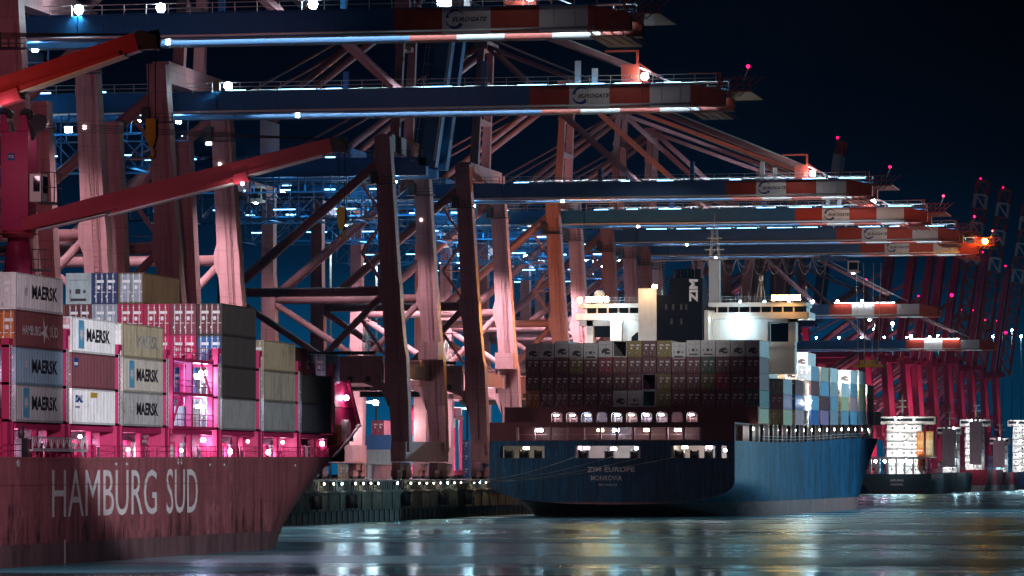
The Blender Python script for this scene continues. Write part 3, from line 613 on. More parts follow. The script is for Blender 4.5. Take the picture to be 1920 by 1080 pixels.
spot((-112.9, 366, 38.4), (-146, 490, 32), 52000, (1, .36, .42), 46, .5, t1)

# ================================================================== QUAY CRANES
RAIL = -146.0
def quay_crane(px0, px1, name, label, zb=48.8, tip=67.0, raised=False, lamps=(), cab=-31, leg=LEG, gir=BLUE, big=True, rr=RAIL, light=1.0, tone=(1.0, .82, .87), dd=None, text=True, house=True, hatch=False, ehouse=LEG, lattice=False, plain=False, bl=5.2, shafts=(), wl=.72, land=1.0):
    if dd: y0 = on_r(2515 - 7855*-rr/CT/dd, 400, rr).y; W = 22.0
    else: ya, yb = on_r(px0, 400, rr).y, on_r(px1, 400, rr).y; y0, W = (ya + yb)/2, yb - ya
    O = Vector((rr, y0, QZ)); t = thing(name, label, 'crane', O, 'quay cranes along the terminal' if big else 'far quay cranes')
    T = Matrix.Translation(O); LX = -27.7; hw = W/2
    def M(): m_ = MB(); m_.tf = T; return m_
    def B(m_, nm, mats): return m_.build(nm, mats, t)
    gt = zb + 2.7; ltop = zb + 5.4; apex = (-1.0, 27 + zb)
    for sy in (-1, 1):
        y = sy*hw
        for kind, st in (('waterside_leg', ((4.6, 1.1, 2.7), (12.5, .7, 3.1), (15.4, .3, 3.6), (19.5, .2, 3.5), (21, .1, 3.1), (27.4, -.45, 2.95), (28.8, -.75, 3.5), (30.6, -.85, 3.5), (32.0, -.75, 2.9), (ltop, -2.0, 2.5))),
                         ('landside_leg', ((4.6, LX, 2.3), (15.5, LX + .1, 2.6), (19.5, LX + .1, 2.6), (28, LX + .1, 2.3), (31, LX + .1, 2.3), (34, LX, 2.0), (zb - .4, LX, 1.9)))):
            m_ = M(); R = []
            for z, x, wx in st:
                wx *= 1 if big else .72
                R.append([(x - wx/2, y - 1.15, z), (x + wx/2, y - 1.15, z), (x + wx/2, y + 1.15, z), (x - wx/2, y + 1.15, z)])
            m_.loft(R); B(m_, kind, leg)
        m_ = M(); m_.box(LX + 1.6, -2.1, y - .95, y + .95, 15.4, 19.5); m_.box(LX + 1.6, -2.1, y - 1.25, y + 1.25, 19.5, 19.62); m_.prism([(-1.4, 15.4), (-5.2, 15.4), (-2.2, 14.4), (-1.0, 11.6)], 1, y - .9, y + .9); B(m_, 'portal_beam', leg)
        m_ = M(); m_.tube((LX + 1.2, y, 29.8), (-2.6, y, 29.8), .72, 0, 12); B(m_, 'tie_beam', LEGD)
        for p, q_, rad in (((LX + .6, y, 29.9), (-2.4, y, zb + 1.6), .78), ((LX + .9, y, 29.2), (-12.2, y, 19.7), .55), ((-2.4, y, 29.0), (-11.6, y, 19.7), .55)):
            m_ = M(); m_.tube(p, q_, rad, 0, 12); B(m_, 'diagonal_brace', LEGD)
        for x in (.9, LX):
            m_ = M()
            for e in (-3.2, 3.2):
                m_.box(x - .7, x + .7, y + e*.5 - 2.1, y + e*.5 + 2.1, 1.7, 2.9)
                for k in (-1.4, -.2, 1.0): m_.tube((x - .35, y + e + k*.9, .62), (x + .35, y + e + k*.9, .62), .5, 1, 10)
                m_.box(x - .5, x + .5, y + e - 1.9, y + e + 1.9, .6, 1.7)
            B(m_, 'bogie', [leg, DARK])
    for x, nm in ((.9, 'sill_beam'), (LX, 'sill_beam')):
        m_ = M(); m_.box(x - 1.2, x + 1.2, -hw - 2.2, hw + 2.2, 3.0, 6.2); B(m_, nm, leg)
    m_ = M(); m_.box(-3.1, -.9, -hw + 1.15, hw - 1.15, zb + 3.2, zb + 5.9); B(m_, 'cross_beam', leg)
    m_ = M(); m_.box(LX - 1, LX + 1, -hw - 1.2, hw + 1.2, zb - 2.6, zb - .45); B(m_, 'cross_beam', leg)
    m_ = M(); m_.box(-1.9, -.1, -hw + 1.2, hw - 1.2, 16.2, 18.6); B(m_, 'cross_beam', leg)
    # girders (fixed, landside) and boom (hinged at x = 3)
    gy = 4.0
    for sy in (-1, 1):
        m_ = M(); m_.box(-48, 2.9, sy*gy - .8, sy*gy + .8, zb, gt); m_.box(-48, 2.9, sy*gy - 1.15, sy*gy + 1.15, zb - .12, zb); B(m_, 'girder', gir)
    xs = [3.05, tip - 5*bl + .8, tip - 4*bl + .8, tip - 3*bl + .8, tip - 2*bl + .8, tip - bl + .8, tip]
    hinge = Matrix.Translation((3, 0, zb + 1.3)); TB = T @ hinge @ (Matrix.Rotation(-math.radians(82), 4, 'Y') if raised else Matrix()) @ hinge.inverted()
    def MBm(): m_ = MB(); m_.tf = TB; return m_
    for sy in (-1, 1):
        bo = None; m_ = MBm(); yy = sy*gy
        if lattice:
            n = 13; st = (tip - 3)/n
            for k in range(n):
                a, b_ = 3 + k*st, 3 + (k + 1)*st; mi = (1 if (n - 1 - k) % 2 == 0 else 2) if k > n - 7 else 1; q0, q1 = zb - 1.2, gt + 1.2
                for z in (q0, q1): m_.beam((a, yy, z), (b_, yy, z), .7, .7, mi)
                m_.beam((a, yy, q0), (b_, yy, q1), .45, .45, mi); m_.beam((b_, yy, q0), (b_, yy, q1), .5, .5, mi)
                if sy > 0: m_.beam((b_, -yy, q1), (b_, yy, q1), .45, .45, mi); m_.beam((a, -yy, q0), (b_, yy, q0), .45, .45, mi)
            B(m_, 'boom_girder', [gir, BRED, BWHT]); continue
        m_.box(xs[0], xs[1], yy - .8, yy + .8, zb, gt, 0)
        for k in range(5):
            mi = (1, 2, 1, 2, 1)[k]; a, b_ = xs[k+1], xs[k+2]
            if k < 4: m_.box(a, b_, yy - .8, yy + .8, zb, gt, mi)
            else: m_.loft([[(a, yy - .8, zb), (a, yy + .8, zb), (a, yy + .8, gt), (a, yy - .8, gt)], [(b_, yy - .8, zb), (b_, yy + .8, zb), (b_, yy + .8, gt - .9), (b_, yy - .8, gt - .9)]], mi)
        if big:
            x = 6.0
            while x < tip - 2:
                if min(abs(x - q) for q in xs) > .5: m_.box(x, x + .07, yy - .86, yy - .8, zb + .05, gt - .05, 0 if x < xs[1] else (1, 2, 1, 2, 1)[sum(x > q for q in xs[2:6])])
                x += 2.4
        m_.box(xs[0], xs[1], yy - 1.15, yy + 1.15, zb - .14, zb - .01, 0)
        for k in range(5): m_.box(xs[k+1] + .002, xs[k+2], yy - 1.15, yy + 1.15, zb - .14, zb - .01, (1, 2, 1, 2, 1)[k])
        B(m_, 'boom_girder', [gir, gir, gir] if plain else [gir, BRED, BWHT])
    m_ = MBm(); n = 12
    for k in range(n + 1): x = 4 + (tip - 5)*k/n; m_.box(x - .3, x + .3, -gy + .8, gy - .8, gt - 1.2, gt - .5)
    if not lattice: B(m_, 'cross_tie', gir)
    # pipe along the foot of the near boom, with clips
    m_ = MBm(); m_.tube((-44 if not raised else 4, -gy - 1.05, zb + .15), (tip - 4, -gy - 1.05, zb + .15), .16, 0, 6)
    if not lattice: B(m_, 'cable_pipe', BARS)
    if big:
        # logo on the white band nearest the quay end
        a, b_ = xs[2], xs[3]; y = -gy - .83
        if text and not raised:
            m_ = MBm(); cxx, czz, Ro = a + 1.5, zb + 1.42, 1.12
            def arc(t0, t1, w0, w1):
                pts = []; n_ = 12
                for k in range(n_): s_ = k/n_; s2 = (k+1)/n_; A0, A1 = t0 + (t1 - t0)*s_, t0 + (t1 - t0)*s2; ww0, ww1 = w0 + (w1 - w0)*s_, w0 + (w1 - w0)*s2; m_.add([(cxx + Ro*math.cos(A0), y, czz + Ro*math.sin(A0)), (cxx + Ro*math.cos(A1), y, czz + Ro*math.sin(A1)), (cxx + (Ro - ww1)*math.cos(A1), y, czz + (Ro - ww1)*math.sin(A1)), (cxx + (Ro - ww0)*math.cos(A0), y, czz + (Ro - ww0)*math.sin(A0))], [(0,1,2,3)], 0)
            arc(math.radians(25), math.radians(170), .05, .42); arc(math.radians(-170), math.radians(-35), .10, .48); B(m_, 'ring_emblem', [DBLUE])
            m_ = MBm(); put_text(m_, 'EUROGATE', lambda u, v: (a + 1.15 + 4.1*u, y - .012, zb + 1.12 + .52*v), 0, .035, .35, 1.05); B(m_, 'lettering', INK)
        # rails and walkway on both girder tops
        for nm, x0, x1, fn in (('boom_handrail', 3.5, tip - 1, MBm), ('handrail', -47.5, 2.5, M)):
            m_ = fn()
            for yy in (-gy - 1.5, gy + 1.5):
                n = int((x1 - x0)/2.6)
                for k in range(n + 1): x = x0 + (x1 - x0)*k/n; m_.box(x - .05, x + .05, yy - .05, yy + .05, gt - .1, gt + 1.15)
                for z in (gt + .55, gt + 1.1): m_.box(x0, x1, yy - .05, yy + .05, z, z + .08)
            B(m_, nm, STEEL)
            m_ = fn(); m_.box(x0, x1, -gy - 1.6, -gy + .7, gt + .01, gt + .09); m_.box(x0, x1, gy - .7, gy + 1.6, gt + .01, gt + .09); B(m_, 'walkway', gir)
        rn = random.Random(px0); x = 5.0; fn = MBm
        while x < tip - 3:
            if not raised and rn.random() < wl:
                ln = rn.uniform(1.4, 5.2); m_ = MBm(); m_.box(x, x + ln, -gy - 1.30, -gy - 1.15, gt + .12, gt + .20); B(m_, 'walkway_lamp_glow', L_STRIP)  # glowing tubes stand in for the lit rails and kick plates
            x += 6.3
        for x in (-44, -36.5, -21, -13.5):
            m_ = M(); m_.box(x, x + 1.6, -gy - 1.30, -gy - 1.15, gt + .16, gt + .30); B(m_, 'walkway_lamp_glow', L_STRIP)
        # hung service walkway under the landside girders
        m_ = M()
        for yy in (-gy - 2.2, gy + 2.2):
            for z in (zb - 2.6, zb - 1.5): m_.box(-46, -4, yy - .05, yy + .05, z, z + .1)
            for k in range(11): x = -46 + k*4.2; m_.box(x - .09, x + .09, yy - .09, yy + .09, zb - 2.7, zb + .1)
        m_.box(-46, -4, -gy - 2.3, -gy - 1.2, zb - 2.72, zb - 2.62); m_.box(-46, -4, gy + 1.2, gy + 2.3, zb - 2.72, zb - 2.62); B(m_, 'service_walkway', gir)
        m_ = M()
        for yy in (-gy - 1.2, gy + 1.2):
            m_.box(-46, -6, yy - .14, yy + .14, zb - 7.0, zb - 6.7)
            for k in range(10):
                x = -46 + k*4; m_.box(x - .1, x + .1, yy - .1, yy + .1, zb - 7, zb - .1); m_.beam((x, yy, zb - 6.8), (x + 4, yy, zb - 2.8), .16, .16); m_.beam((x + 4, yy, zb - 6.8), (x, yy, zb - 2.8), .16, .16)
        for k in range(6): x = -44 + k*7; m_.box(x - .12, x + .12, -gy - 1.1, gy + 1.1, zb - 7.0, zb - 6.75)
        B(m_, 'girder_truss', gir)
        for k in range(4): m_ = M(); x = -42 + k*10; m_.box(x, x + 3.6, -gy - 1.5, -gy - 1.42, zb - 5.4, zb - 5.3); B(m_, 'walkway_lamp_glow', L_STRIP)
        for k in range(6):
            m_ = M(); x = -43 + k*7.4; m_.box(x, x + 1.7, -gy - 2.1, -gy - 1.95, zb - 2.35, zb - 2.2); B(m_, 'walkway_lamp_glow', L_STRIP)
        # forestay lug tower, tip platform, stub posts
        if not raised:
            m_ = MBm(); x = xs[3] + 2.6; m_.box(x - 1.1, x + 1.1, -gy - .7, -gy + .7, gt, gt + 2.6, 0); m_.box(x - 1.1, x + 1.1, gy - .7, gy + .7, gt, gt + 2.6, 0); m_.beam((x + 1, -gy - .6, gt + 2.6), (x + 1, -gy - .6, gt + 4.4), .3, .3); m_.beam((x + 1.1, -gy - .6, gt + 4.3), (x - 3.2, -gy - .6, gt + 4.3), .25, .25)
            for k in range(7): m_.box(x + 1.3 + k*.5, x + 1.35 + k*.5, -gy - 1.2, -gy + .2, gt + 2.6 - k*.36, gt + 2.66 - k*.36); 
            m_.beam((x + 1.2, -gy - 1.2, gt + 2.7), (x + 4.6, -gy - 1.2, gt + .3), .08, .2); B(m_, 'forestay_tower', BRED)
            m_ = MBm()
            for k in range(6): m_.beam((tip - 2.5 + k*.9, -gy - 2.2, gt - 1.9), (tip + .6 + k*.9, -gy - 2.2, gt + .6), .1, .12)
            m_.box(tip - .2, tip + 3.6, -gy - 2.4, gy + 2.0, gt - 1.3, gt - 1.1); m_.box(tip - 4.4, tip - .4, -gy - 2.2, gy + 2.2, zb - 1.0, zb - .86)
            for k in range(4): m_.beam((tip - 4.6 + k*1.2, -gy - 2.3, zb - .4), (tip - 1.6 + k*1.2, -gy - 2.3, zb - 2.0), .08, .12)
            for k in range(4): m_.box(tip - 4.2 + k*1.2, tip - 4.1 + k*1.2, -gy - 2.2, -gy - 2.1, zb - 1, zb + .1)
            for z in (gt, gt + .9): m_.box(tip - .1, tip + 3.6, -gy - 2.4, -gy - 2.33, z - .5, z - .42)
            for k in range(5): m_.box(tip + k*.85, tip + .08 + k*.85, -gy - 2.4, -gy - 2.32, gt - 1.2, gt + .5)
            m_.box(tip - 4.5, tip - .5, -gy - 1.5, -gy - 1.35, gt + 1.1, gt + 1.3); m_.box(tip - .7, tip - .4, -gy - 1.5, -gy - 1.2, gt - .6, gt + 1.3); B(m_, 'tip_platform', BRED)
            for x, h, mt in ((xs[1] - 6, 3.4, gir), (xs[1] + 6.2, 3.2, BWHT), (xs[1] + 8.4, 2.2, BWHT), (20, 2.4, gir)):
                m_ = MBm(); m_.box(x - .35, x + .35, -gy - .4, -gy + .3, gt, gt + h); B(m_, 'post', mt)
            m_ = MBm(); x = xs[3] + 4.6; m_.ball((x, -gy - 1.1, gt + 1.0), .5, 0, 8); B(m_, 'floodlight', L_W)
            point(TB @ Vector((x, -gy - 2.6, gt + 1.6)), 120*light, (.95, .95, 1), .4, t)
    # pylon, back- and forestays
    if big or True:
        for sy in (-1, 1):
            y = sy*5.0
            m_ = M(); m_.beam((-2.1, y, zb + 5.8), (apex[0], y*.8, apex[1]), 1.5, 1.3, 0, 1.1, 1.1); B(m_, 'pylon_leg', LEGD)
            m_ = M(); m_.tube((apex[0] - .5, y*.8, apex[1]), (-34, y*.8, gt), .62, 0, 10); B(m_, 'backstay', LEGD)
            m_ = M(); m_.tube((apex[0] - .5, y*.8, apex[1]), (-47, y*.8, gt), .22, 0, 6); B(m_, 'backstay', LEGD)
            if not raised:
                for xx, rad in ((xs[3] + 2.6, .30), (26, .30)):
                    m_ = M(); m_.beam((apex[0] + .5, y*.8, apex[1]), (xx, y*.8, gt + (2.4 if rad > .2 and xx > 30 else .2)), .28, .62); B(m_, 'forestay', LEGD)
                m_ = M(); m_.tube((apex[0] + .5, y*.8, apex[1] + 1.6), (tip - 8, y*.8, gt + 1), .10, 0, 5); B(m_, 'hoist_rope', STEEL)
            else:
                e_ = TB @ Vector((xs[3] + 2.6, y*.8, gt)); m_ = MB(); m_.beam(T @ Vector((apex[0] + .5, y*.8, apex[1])), e_, .28, .5); B(m_, 'forestay', LEGD)
        m_ = M(); m_.box(apex[0] - 1.2, apex[0] + 1.2, -5, 5, apex[1] - .7, apex[1] + .8)
        B(m_, 'pylon_head', LEGD)
        for z in (.35, .68): m_ = M(); zz = zb + 6 + (apex[1] - zb - 6)*z; m_.box(-2.2, -1.0, -4.6, 4.6, zz, zz + .8); B(m_, 'pylon_tie', LEGD)
    bp_ = TB @ Vector((tip + 3.2, -gy - 2.2, gt + 1.9)) if not raised else TB @ Vector((tip + 1.0, 0, gt))
    m_ = MB(); m_.ball(bp_, .24 if big else .42, 0, 8); B(m_, 'beacon', L_R)
    m_ = MB(); m_.tube(bp_ + Vector((-.6, 0, -1.9)), bp_ + Vector((0, 0, -.3)), .08, 0, 5); B(m_, 'beacon_post', STEEL)
    m_ = M(); m_.ball((apex[0] + .6, -4.5, apex[1] + 1.4), .22 if big else .38, 0, 8); B(m_, 'beacon', L_R)
    if house:
        m_ = M(); m_.box(-38, -24, -6.2, 6.2, gt + .6, gt + 6.6); B(m_, 'machinery_house', gir)
    if big:
        m_ = M(); m_.box(-37, -36.5, -6.3, -6.2, gt + 2, gt + 4); m_.box(-33, -31, -6.26, -6.2, gt + 2.4, gt + 4); B(m_, 'house_window', L_WIN)
        # trolley with the driver's cab
        m_ = M()
        for e in (-3, 3): m_.box(cab + e - .4, cab + e + .4, -gy + .9, gy - .9, zb - 1.0, zb - .3)
        m_.box(cab - 3.4, cab + 3.4, -gy + 1, -gy + 1.4, zb - 1.1, zb - .2); m_.box(cab - 3.4, cab + 3.4, gy - 1.4, gy - 1, zb - 1.1, zb - .2); m_.tube((cab - 1, -2, zb - .2), (cab - 1, 2, zb - .2), .6, 0, 10); B(m_, 'trolley', gir)
        m_ = M(); m_.box(cab + 3.6, cab + 6, -1.4, 1.4, zb - 3.8, zb - 1.2, 0); m_.box(cab + 3.9, cab + 5.8, -1.43, -1.4, zb - 3.2, zb - 1.6, 1); m_.box(cab + 6, cab + 6.03, -1.2, 1.2, zb - 3.4, zb - 1.6, 1); B(m_, 'operator_cab', [SHIPWHT, GLASS])
        m_ = M(); m_.box(cab + 4.5, cab + 4.9, -.3, .3, zb - 4.0, zb - 3.9); B(m_, 'cab_lamp', L_W)
        # stairs and cable drum by the waterside legs, lift cabin, sill-level gear
        m_ = M()
        for k in range(5):
            z0 = 20 + k*5.4; sx = 1 if k % 2 else -1; xa, xb = -4.2 - 1.8*sx, -4.2 + 1.8*sx
            m_.beam((xa, -hw + 2.2, z0), (xb, -hw + 2.2, z0 + 5.2), .12, .35); m_.beam((xa, -hw + 3.2, z0), (xb, -hw + 3.2, z0 + 5.2), .12, .35)
            for j in range(9): f = j/8; m_.box(xa + (xb - xa)*f - .2, xa + (xb - xa)*f + .2, -hw + 2.2, -hw + 3.2, z0 + 5.2*f, z0 + 5.2*f + .06)
            m_.box(-6.6, -2.2, -hw + 1.2, -hw + 3.4, z0 + 5.2, z0 + 5.32); m_.box(-6.6, -2.2, -hw + 3.36, -hw + 3.4, z0 + 6.2, z0 + 6.26)
        B(m_, 'stair', LEGD)
        m_ = M(); m_.box(-1.5, 1.8, hw - 4.6, hw - 1.3, 19.7, 22.6, 0); B(m_, 'electric_house', ehouse)
        m_ = M()
        for z in (20.3, 20.9): m_.box(-24, -3, -hw - 1.3, -hw - 1.22, z, z + .06)
        for k in range(12): x = -24 + k*1.9; m_.box(x, x + .06, -hw - 1.3, -hw - 1.22, 19.6, 20.95)
        B(m_, 'portal_handrail', STEEL)
        # ladders, cable runs and platforms on the waterside legs
        for sy in (-1, 1):
            yl = sy*hw - 1.2; m_ = M()
            for k in range(44): z = 20.5 + k*.62; x = .1 - 2.0*(z - 20)/34; m_.box(x - .28, x + .28, yl - .16, yl - .10, z, z + .07)
            for e in (-.28, .28): m_.beam((.1 + e, yl - .13, 20.4), (-1.55 + e, yl - .13, 47.6), .07, .07)
            B(m_, 'leg_ladder', LEGD)
            m_ = M()
            for e in (.75, .95): m_.tube((e + .2, yl - .08, 7), (e - 1.75, yl - .08, zb + 1), .05, 0, 5)
            B(m_, 'cable_run', LEGD)
            m_ = M(); zt = zb - 2.2
            m_.box(-4.2, .6, yl - 1.2, yl, zt, zt + .12)
            for z in (zt + .55, zt + 1.1): m_.box(-4.2, .6, yl - 1.2, yl - 1.14, z, z + .06); m_.box(.54, .6, yl - 1.2, yl, z, z + .06)
            for k in range(6): m_.box(-4.2 + k*.95, -4.14 + k*.95, yl - 1.2, yl - 1.14, zt, zt + 1.15)
            m_.box(-3.6, -2.6, yl - 1.0, yl - .1, zt + .12, zt + 2.0); B(m_, 'leg_platform', DARK)
        m_ = M()
        for k in range(5): m_.path([(LX + 2 + k*.3, -hw - 1.0 - k*.12, 19.9 + k*.1), (-3, -hw - 1.0 - k*.12, 19.9 + k*.1)], .06, 0, 4)
        for k in range(7): m_.box(-22 + k*2.9, -21.2 + k*2.9, -hw - 1.22, -hw - .98, 15.6, 16.4)
        m_.box(-20, -7, -hw - 1.2, -hw - .96, 14.3, 15.3); B(m_, 'cable_tray', DARK)
        m_ = M(); n = 22; R = 2.6
        for k in range(n):
            a0_, a1_ = 2*math.pi*k/n, 2*math.pi*(k+1)/n; c0 = (-8, R*math.cos(a0_), 17 + 5.2 + R*math.sin(a0_)); c1 = (-8, R*math.cos(a1_), 22.2 + R*math.sin(a1_)); m_.tube(c0, c1, .08, 0, 4); m_.tube((-8, 0, 22.2), c0, .05, 0, 4)
        B(m_, 'cable_reel', STEEL)
        if name and hatch: m_ = M(); m_.box(-.45, .45, hw - 1.3, hw - 1.16, 20.6, 22.2); B(m_, 'lit_hatch', L_WIN)
        if shafts or hatch: m_ = M(); m_.box(-1.9, -1.5, hw - 1.32, hw - 1.16, 42.4, 42.9); B(m_, 'marker_lamp', L_WIN)
        for ys in shafts:
            m_ = M(); m_.beam((.4, ys, 8), (-1.4, ys, 44), 2.5, 2.2); B(m_, 'lift_shaft', LEG)
    for lx in lamps:
        m_ = MBm(); m_.ball((lx, -gy - 1.0, gt + .75), .55, 0, 10); B(m_, 'floodlight', L_W)
        m_ = MBm(); m_.box(lx - .3, lx + .3, -gy - .7, -gy - .2, gt, gt + 1.2); B(m_, 'floodlight_bracket', DARK)
        point(TB @ Vector((lx, -gy - 2.0, gt + 1.2)), 60*light, (.75, .93, 1), .5, t)
    # light: floodlights hung between the two frames shine down, lamps along the inner face of the boom
    if big:
        for x, z, p, ax, cone in ((-8, zb - 1.2, 105000, -4, 74), (-21, zb - 2.8, 85000*land, -24, 74), (-2.5, zb - 1.4, 50000, 0, 66)):
            yy = -hw*.25 if p > 8000 else -hw*.5
            spot(O + Vector((x, yy, z)), O + Vector((ax, hw*.75, 14)), p*light, tone, cone, .6, t)
            m_ = M(); m_.box(x - .3, x + .3, yy - .25, yy + .25, z + .25, z + .5); B(m_, 'floodlight', L_W)
        for x, z, p in ((-15, 14.4, 2600), (-1.5, 14.8, 1700)): point(O + Vector((x, hw*.2, z)), p*light, tone, .6, t)
        point(O + Vector((-6, 0, gt + 9)), 520*light, (1, .72, .80), .6, t)  # unseen fill point, added to light the pylon dimly
        if not raised:
            spot(O + Vector((13, -2, zb - .6)), O + Vector((5, 1, 6)), 26000, (1, .95, .96), 84, .5, t)
            m_ = M(); m_.box(12.8, 13.2, -2.2, -1.8, zb - .45, zb - .25); B(m_, 'floodlight', L_W)
            strip(O + Vector((3 + (tip - 3)/2, -gy + 1.3, zb + .9)), (0, 1, .20), (1, 0, 0), tip - 8, .3, 5200, (.66, .88, 1), t, spread=44)
        strip(O + Vector((-22, -gy - 2.6, zb - 1.2)), (0, .1, -1), (1, 0, 0), 40, .3, 2400*light, (.40, .80, 1), t, spread=80)
        point(O + Vector((-24, -gy - 6, zb - 2)), 1500*(light if light > .3 else .05), (.30, .72, 1), .6, t)
        if not raised: point(O + Vector((tip - 14, -gy - 6.5, gt + 2.5)), 520*light, (1, .95, .92), .4, t)
    return t, O, M, MBm, B
CR = {}
CR['A'] = quay_crane(50, 190, 'quay_crane', 'nearest quay crane, its red and white banded boom crossing the very top of the picture', 51.2, 67.6, lamps=(3.2, 13, 31, 46), light=.22, bl=5.6, shafts=(-5.5, 23.1), wl=.0)
CR['B'] = quay_crane(325, 440, 'quay_crane', 'quay crane with the second highest boom, a bright floodlight where boom meets pink leg', 47.9, 69.4, lamps=(4.5,), light=.45, shafts=(-6.0,), wl=.9)
CR['C'] = quay_crane(742, 812, 'quay_crane', 'dark-legged quay crane with its blue boom raised up, right behind the red bow', 48.8, 67, raised=True, light=.2, hatch=True)
CR['D'] = quay_crane(890, 953, 'quay_crane', 'quay crane with one dark and one pink leg standing just before the dark ship stern', 48.8, 67.3, light=.8, land=2.0)
CR['E'] = quay_crane(1055, 1095, 'quay_crane', 'quay crane whose front leg glows orange beside the ship bridge', 49.0, 69.0, light=.8, land=2.0)
CR['F'] = quay_crane(1155, 1195, 'quay_crane', 'quay crane with the lower of two overlapping booms above the bridge of the dark ship', 48.8, 69.6, light=.6)
CR['G'] = quay_crane(1222, 1245, 'quay_crane', 'quay crane with looping white festoon cables and an amber lamp at its boom tip', 48.2, 70, light=.6, cab=38)

# floodlight near the tip of the second crane's boom, aimed at the stern stack
tB, OB = CR['B'][0], CR['B'][1]
spot(OB + Vector((57, -6, 56.5)), (-115, 700, 38), 520000, (1, .95, .94), 13.5, .5, tB, blend=1.0)
# crane G extras: festoon loops, hoist ropes, spreader with a box, amber lamp
tG, OG, MG, MbG, BG = CR['G']
m_ = MG(); zf = 47.6
for k in range(9):
    x0, x1 = 8 + k*3.3, 8 + (k+1)*3.3; m_.path([(x0 + (x1 - x0)*i/10, -4.5, zf - 3.6*(1 - (2*i/10 - 1)**2)) for i in range(11)], .09, 0, 4); m_.path([(x0 + (x1 - x0)*i/8, -3.6, zf - 2.0*(1 - (2*i/8 - 1)**2)) for i in range(9)], .06, 0, 4)
BG(m_, 'festoon_cable', BARS)
m_ = MG(); m_.tube((-4, -4.5, zf - .5), (36, -4.5, zf + .1), .13); BG(m_, 'festoon_rail', BARS)
m_ = MG()
for dx in (-2.6, -1.0, 1.0, 2.6): m_.tube((46 + dx, -1 if dx < 0 else 1, 46.5), (46 + dx*.8, -1, 24.6), .09, 0, 5)
BG(m_, 'hoist_rope', BARS)
m_ = MG(); m_.box(42.6, 49.4, -1, 1, 24.0, 24.6); m_.box(44.2, 47.8, -.8, .8, 24.6, 25.6); BG(m_, 'spreader', YEL)
m_ = MG(); m_.ball((71.5, -5.5, 50.6), .6, 0, 10); BG(m_, 'amber_lamp', emit('lamp_amber', (1, .36, .03), 300))
point(OG + Vector((71, -8, 50.4)), 900, (1, .42, .06), .6, tG)
p = on_s(1470, 562, 700)

# ================================================================== DARK SHIP AT THE BERTH AHEAD (stern towards the camera)
ZC, ZBm, ZS = -116.9, 21.5, 674.0
PZ = (ZBm, 907.5, 8.5, 60, 34, 1.5, 2.7, 1.9, 14.5)
zim = thing('container_ship', 'dark blue container ship seen from astern, white name lettered on its transom', 'ship', (ZC, 790, 0))
def zst(s): return (2.2 - 10.5*smooth01((s - ZS)/62), 2.6 + 3.2*smooth01((s - ZS - 20)/90))
def bz(s, z):
    b_ = hull_b(s, z, PZ)*(1 - .055*(1 - smooth01((s - ZS)/22)))
    zb, k = zst(s)
    if z < 6.2: b_ *= max(0, 1 - ((6.2 - max(z, zb))/(6.2 - zb))**k)**(1/k)
    return b_
mb = MB()
for side in (1, -1):
    R = []
    for i in range(81):
        v = 1 - (1 - i/80)**1.35; v = v if i < 80 else 1; ring = []
        sref = ZS + (PZ[1] - ZS)*v; zt = 12.55 + 2.0*smooth01((sref - 700)/180)
        zlo = max(-1.5, zst(sref)[0] + .002)
        for j in range(23):
            z = zlo + (zt - zlo)*(j/22)**1.5; s = ZS + (stem(z, PZ) - ZS)*v; ring.append((ZC + side*(0 if i == 80 else bz(s, z)), s, z))
        R.append(ring)
    mb.loft(R, 0, True, False, False)
mb.build('hull', HULLNAVY, zim)
# transom with its mooring openings
hw_ = ZBm*.945
def tb(r): return 2.22 + 3.98*min(1, abs(r - ZC)/hw_)**2.6 if True else 0
def tzb(r):
    k = 2.6; f = 1 - min(1, abs(r - ZC)/hw_)**k; return 6.2 - 4.0*(f**(1/k))
opn = [(-135.4, -128.0), (-122.9, -112.1), (-107.0, -99.8), (-98.7, -97.9)]
ed = sorted(set([ZC - hw_, ZC + hw_] + [ZC - hw_*q for q in (.995,.98,.95,.9,.8,.65,.5,.35,.2,.0,-.2,-.35,-.5,-.65,-.8,-.9,-.95,-.98,-.995)] + [e for o in opn for e in o]))
mb = MB(); y = ZS
for a, b_ in zip(ed, ed[1:]):
    za, zb_ = tzb(a), tzb(b_); isop = any(o[0] - .01 <= a and b_ <= o[1] + .01 for o in opn)
    for u0, u1 in ((None, 9.75), (9.75, 11.75), (11.75, 12.55)):
        if isop and u0 == 9.75: continue
        mb.add([(a, y, za if u0 is None else u0), (b_, y, zb_ if u0 is None else u0), (b_, y, u1), (a, y, u1)], [(0,1,2,3)])
tr = mb.build('transom', HULLNAVY, zim)
mb = MB(); mb.box(ZC - 19.8, ZC + 19.8, ZS + 9, ZS + 9.2, 9.0, 12.5); mb.box(ZC - 19.8, ZC + 19.8, ZS + .1, ZS + 9, 9.1, 9.3); mb.box(ZC - 19.9, ZC + 19.9, ZS + .1, ZS + 24, 12.3, 12.5)
for r in (-128, -122.9, -112.1, -107): mb.box(r - .4, r + .4, ZS + .1, ZS + 9, 9.3, 12.3)
mb.build('mooring_deck', SHIPWHT, zim)
for o in opn[:3]:
    for k in range(3):
        r = o[0] + 1.2 + (o[1] - o[0] - 2.4)*k/2; mb = MB(); mb.tube((r - .5, ZS + 1.6, 10.2), (r + .5, ZS + 1.6, 10.2), .75, 0, 10); mb.box(r - .7, r - .55, ZS + .9, ZS + 2.3, 9.3, 11.1); mb.box(r + .55, r + .7, ZS + .9, ZS + 2.3, 9.3, 11.1); mb.build('mooring_winch', DARK, zim)
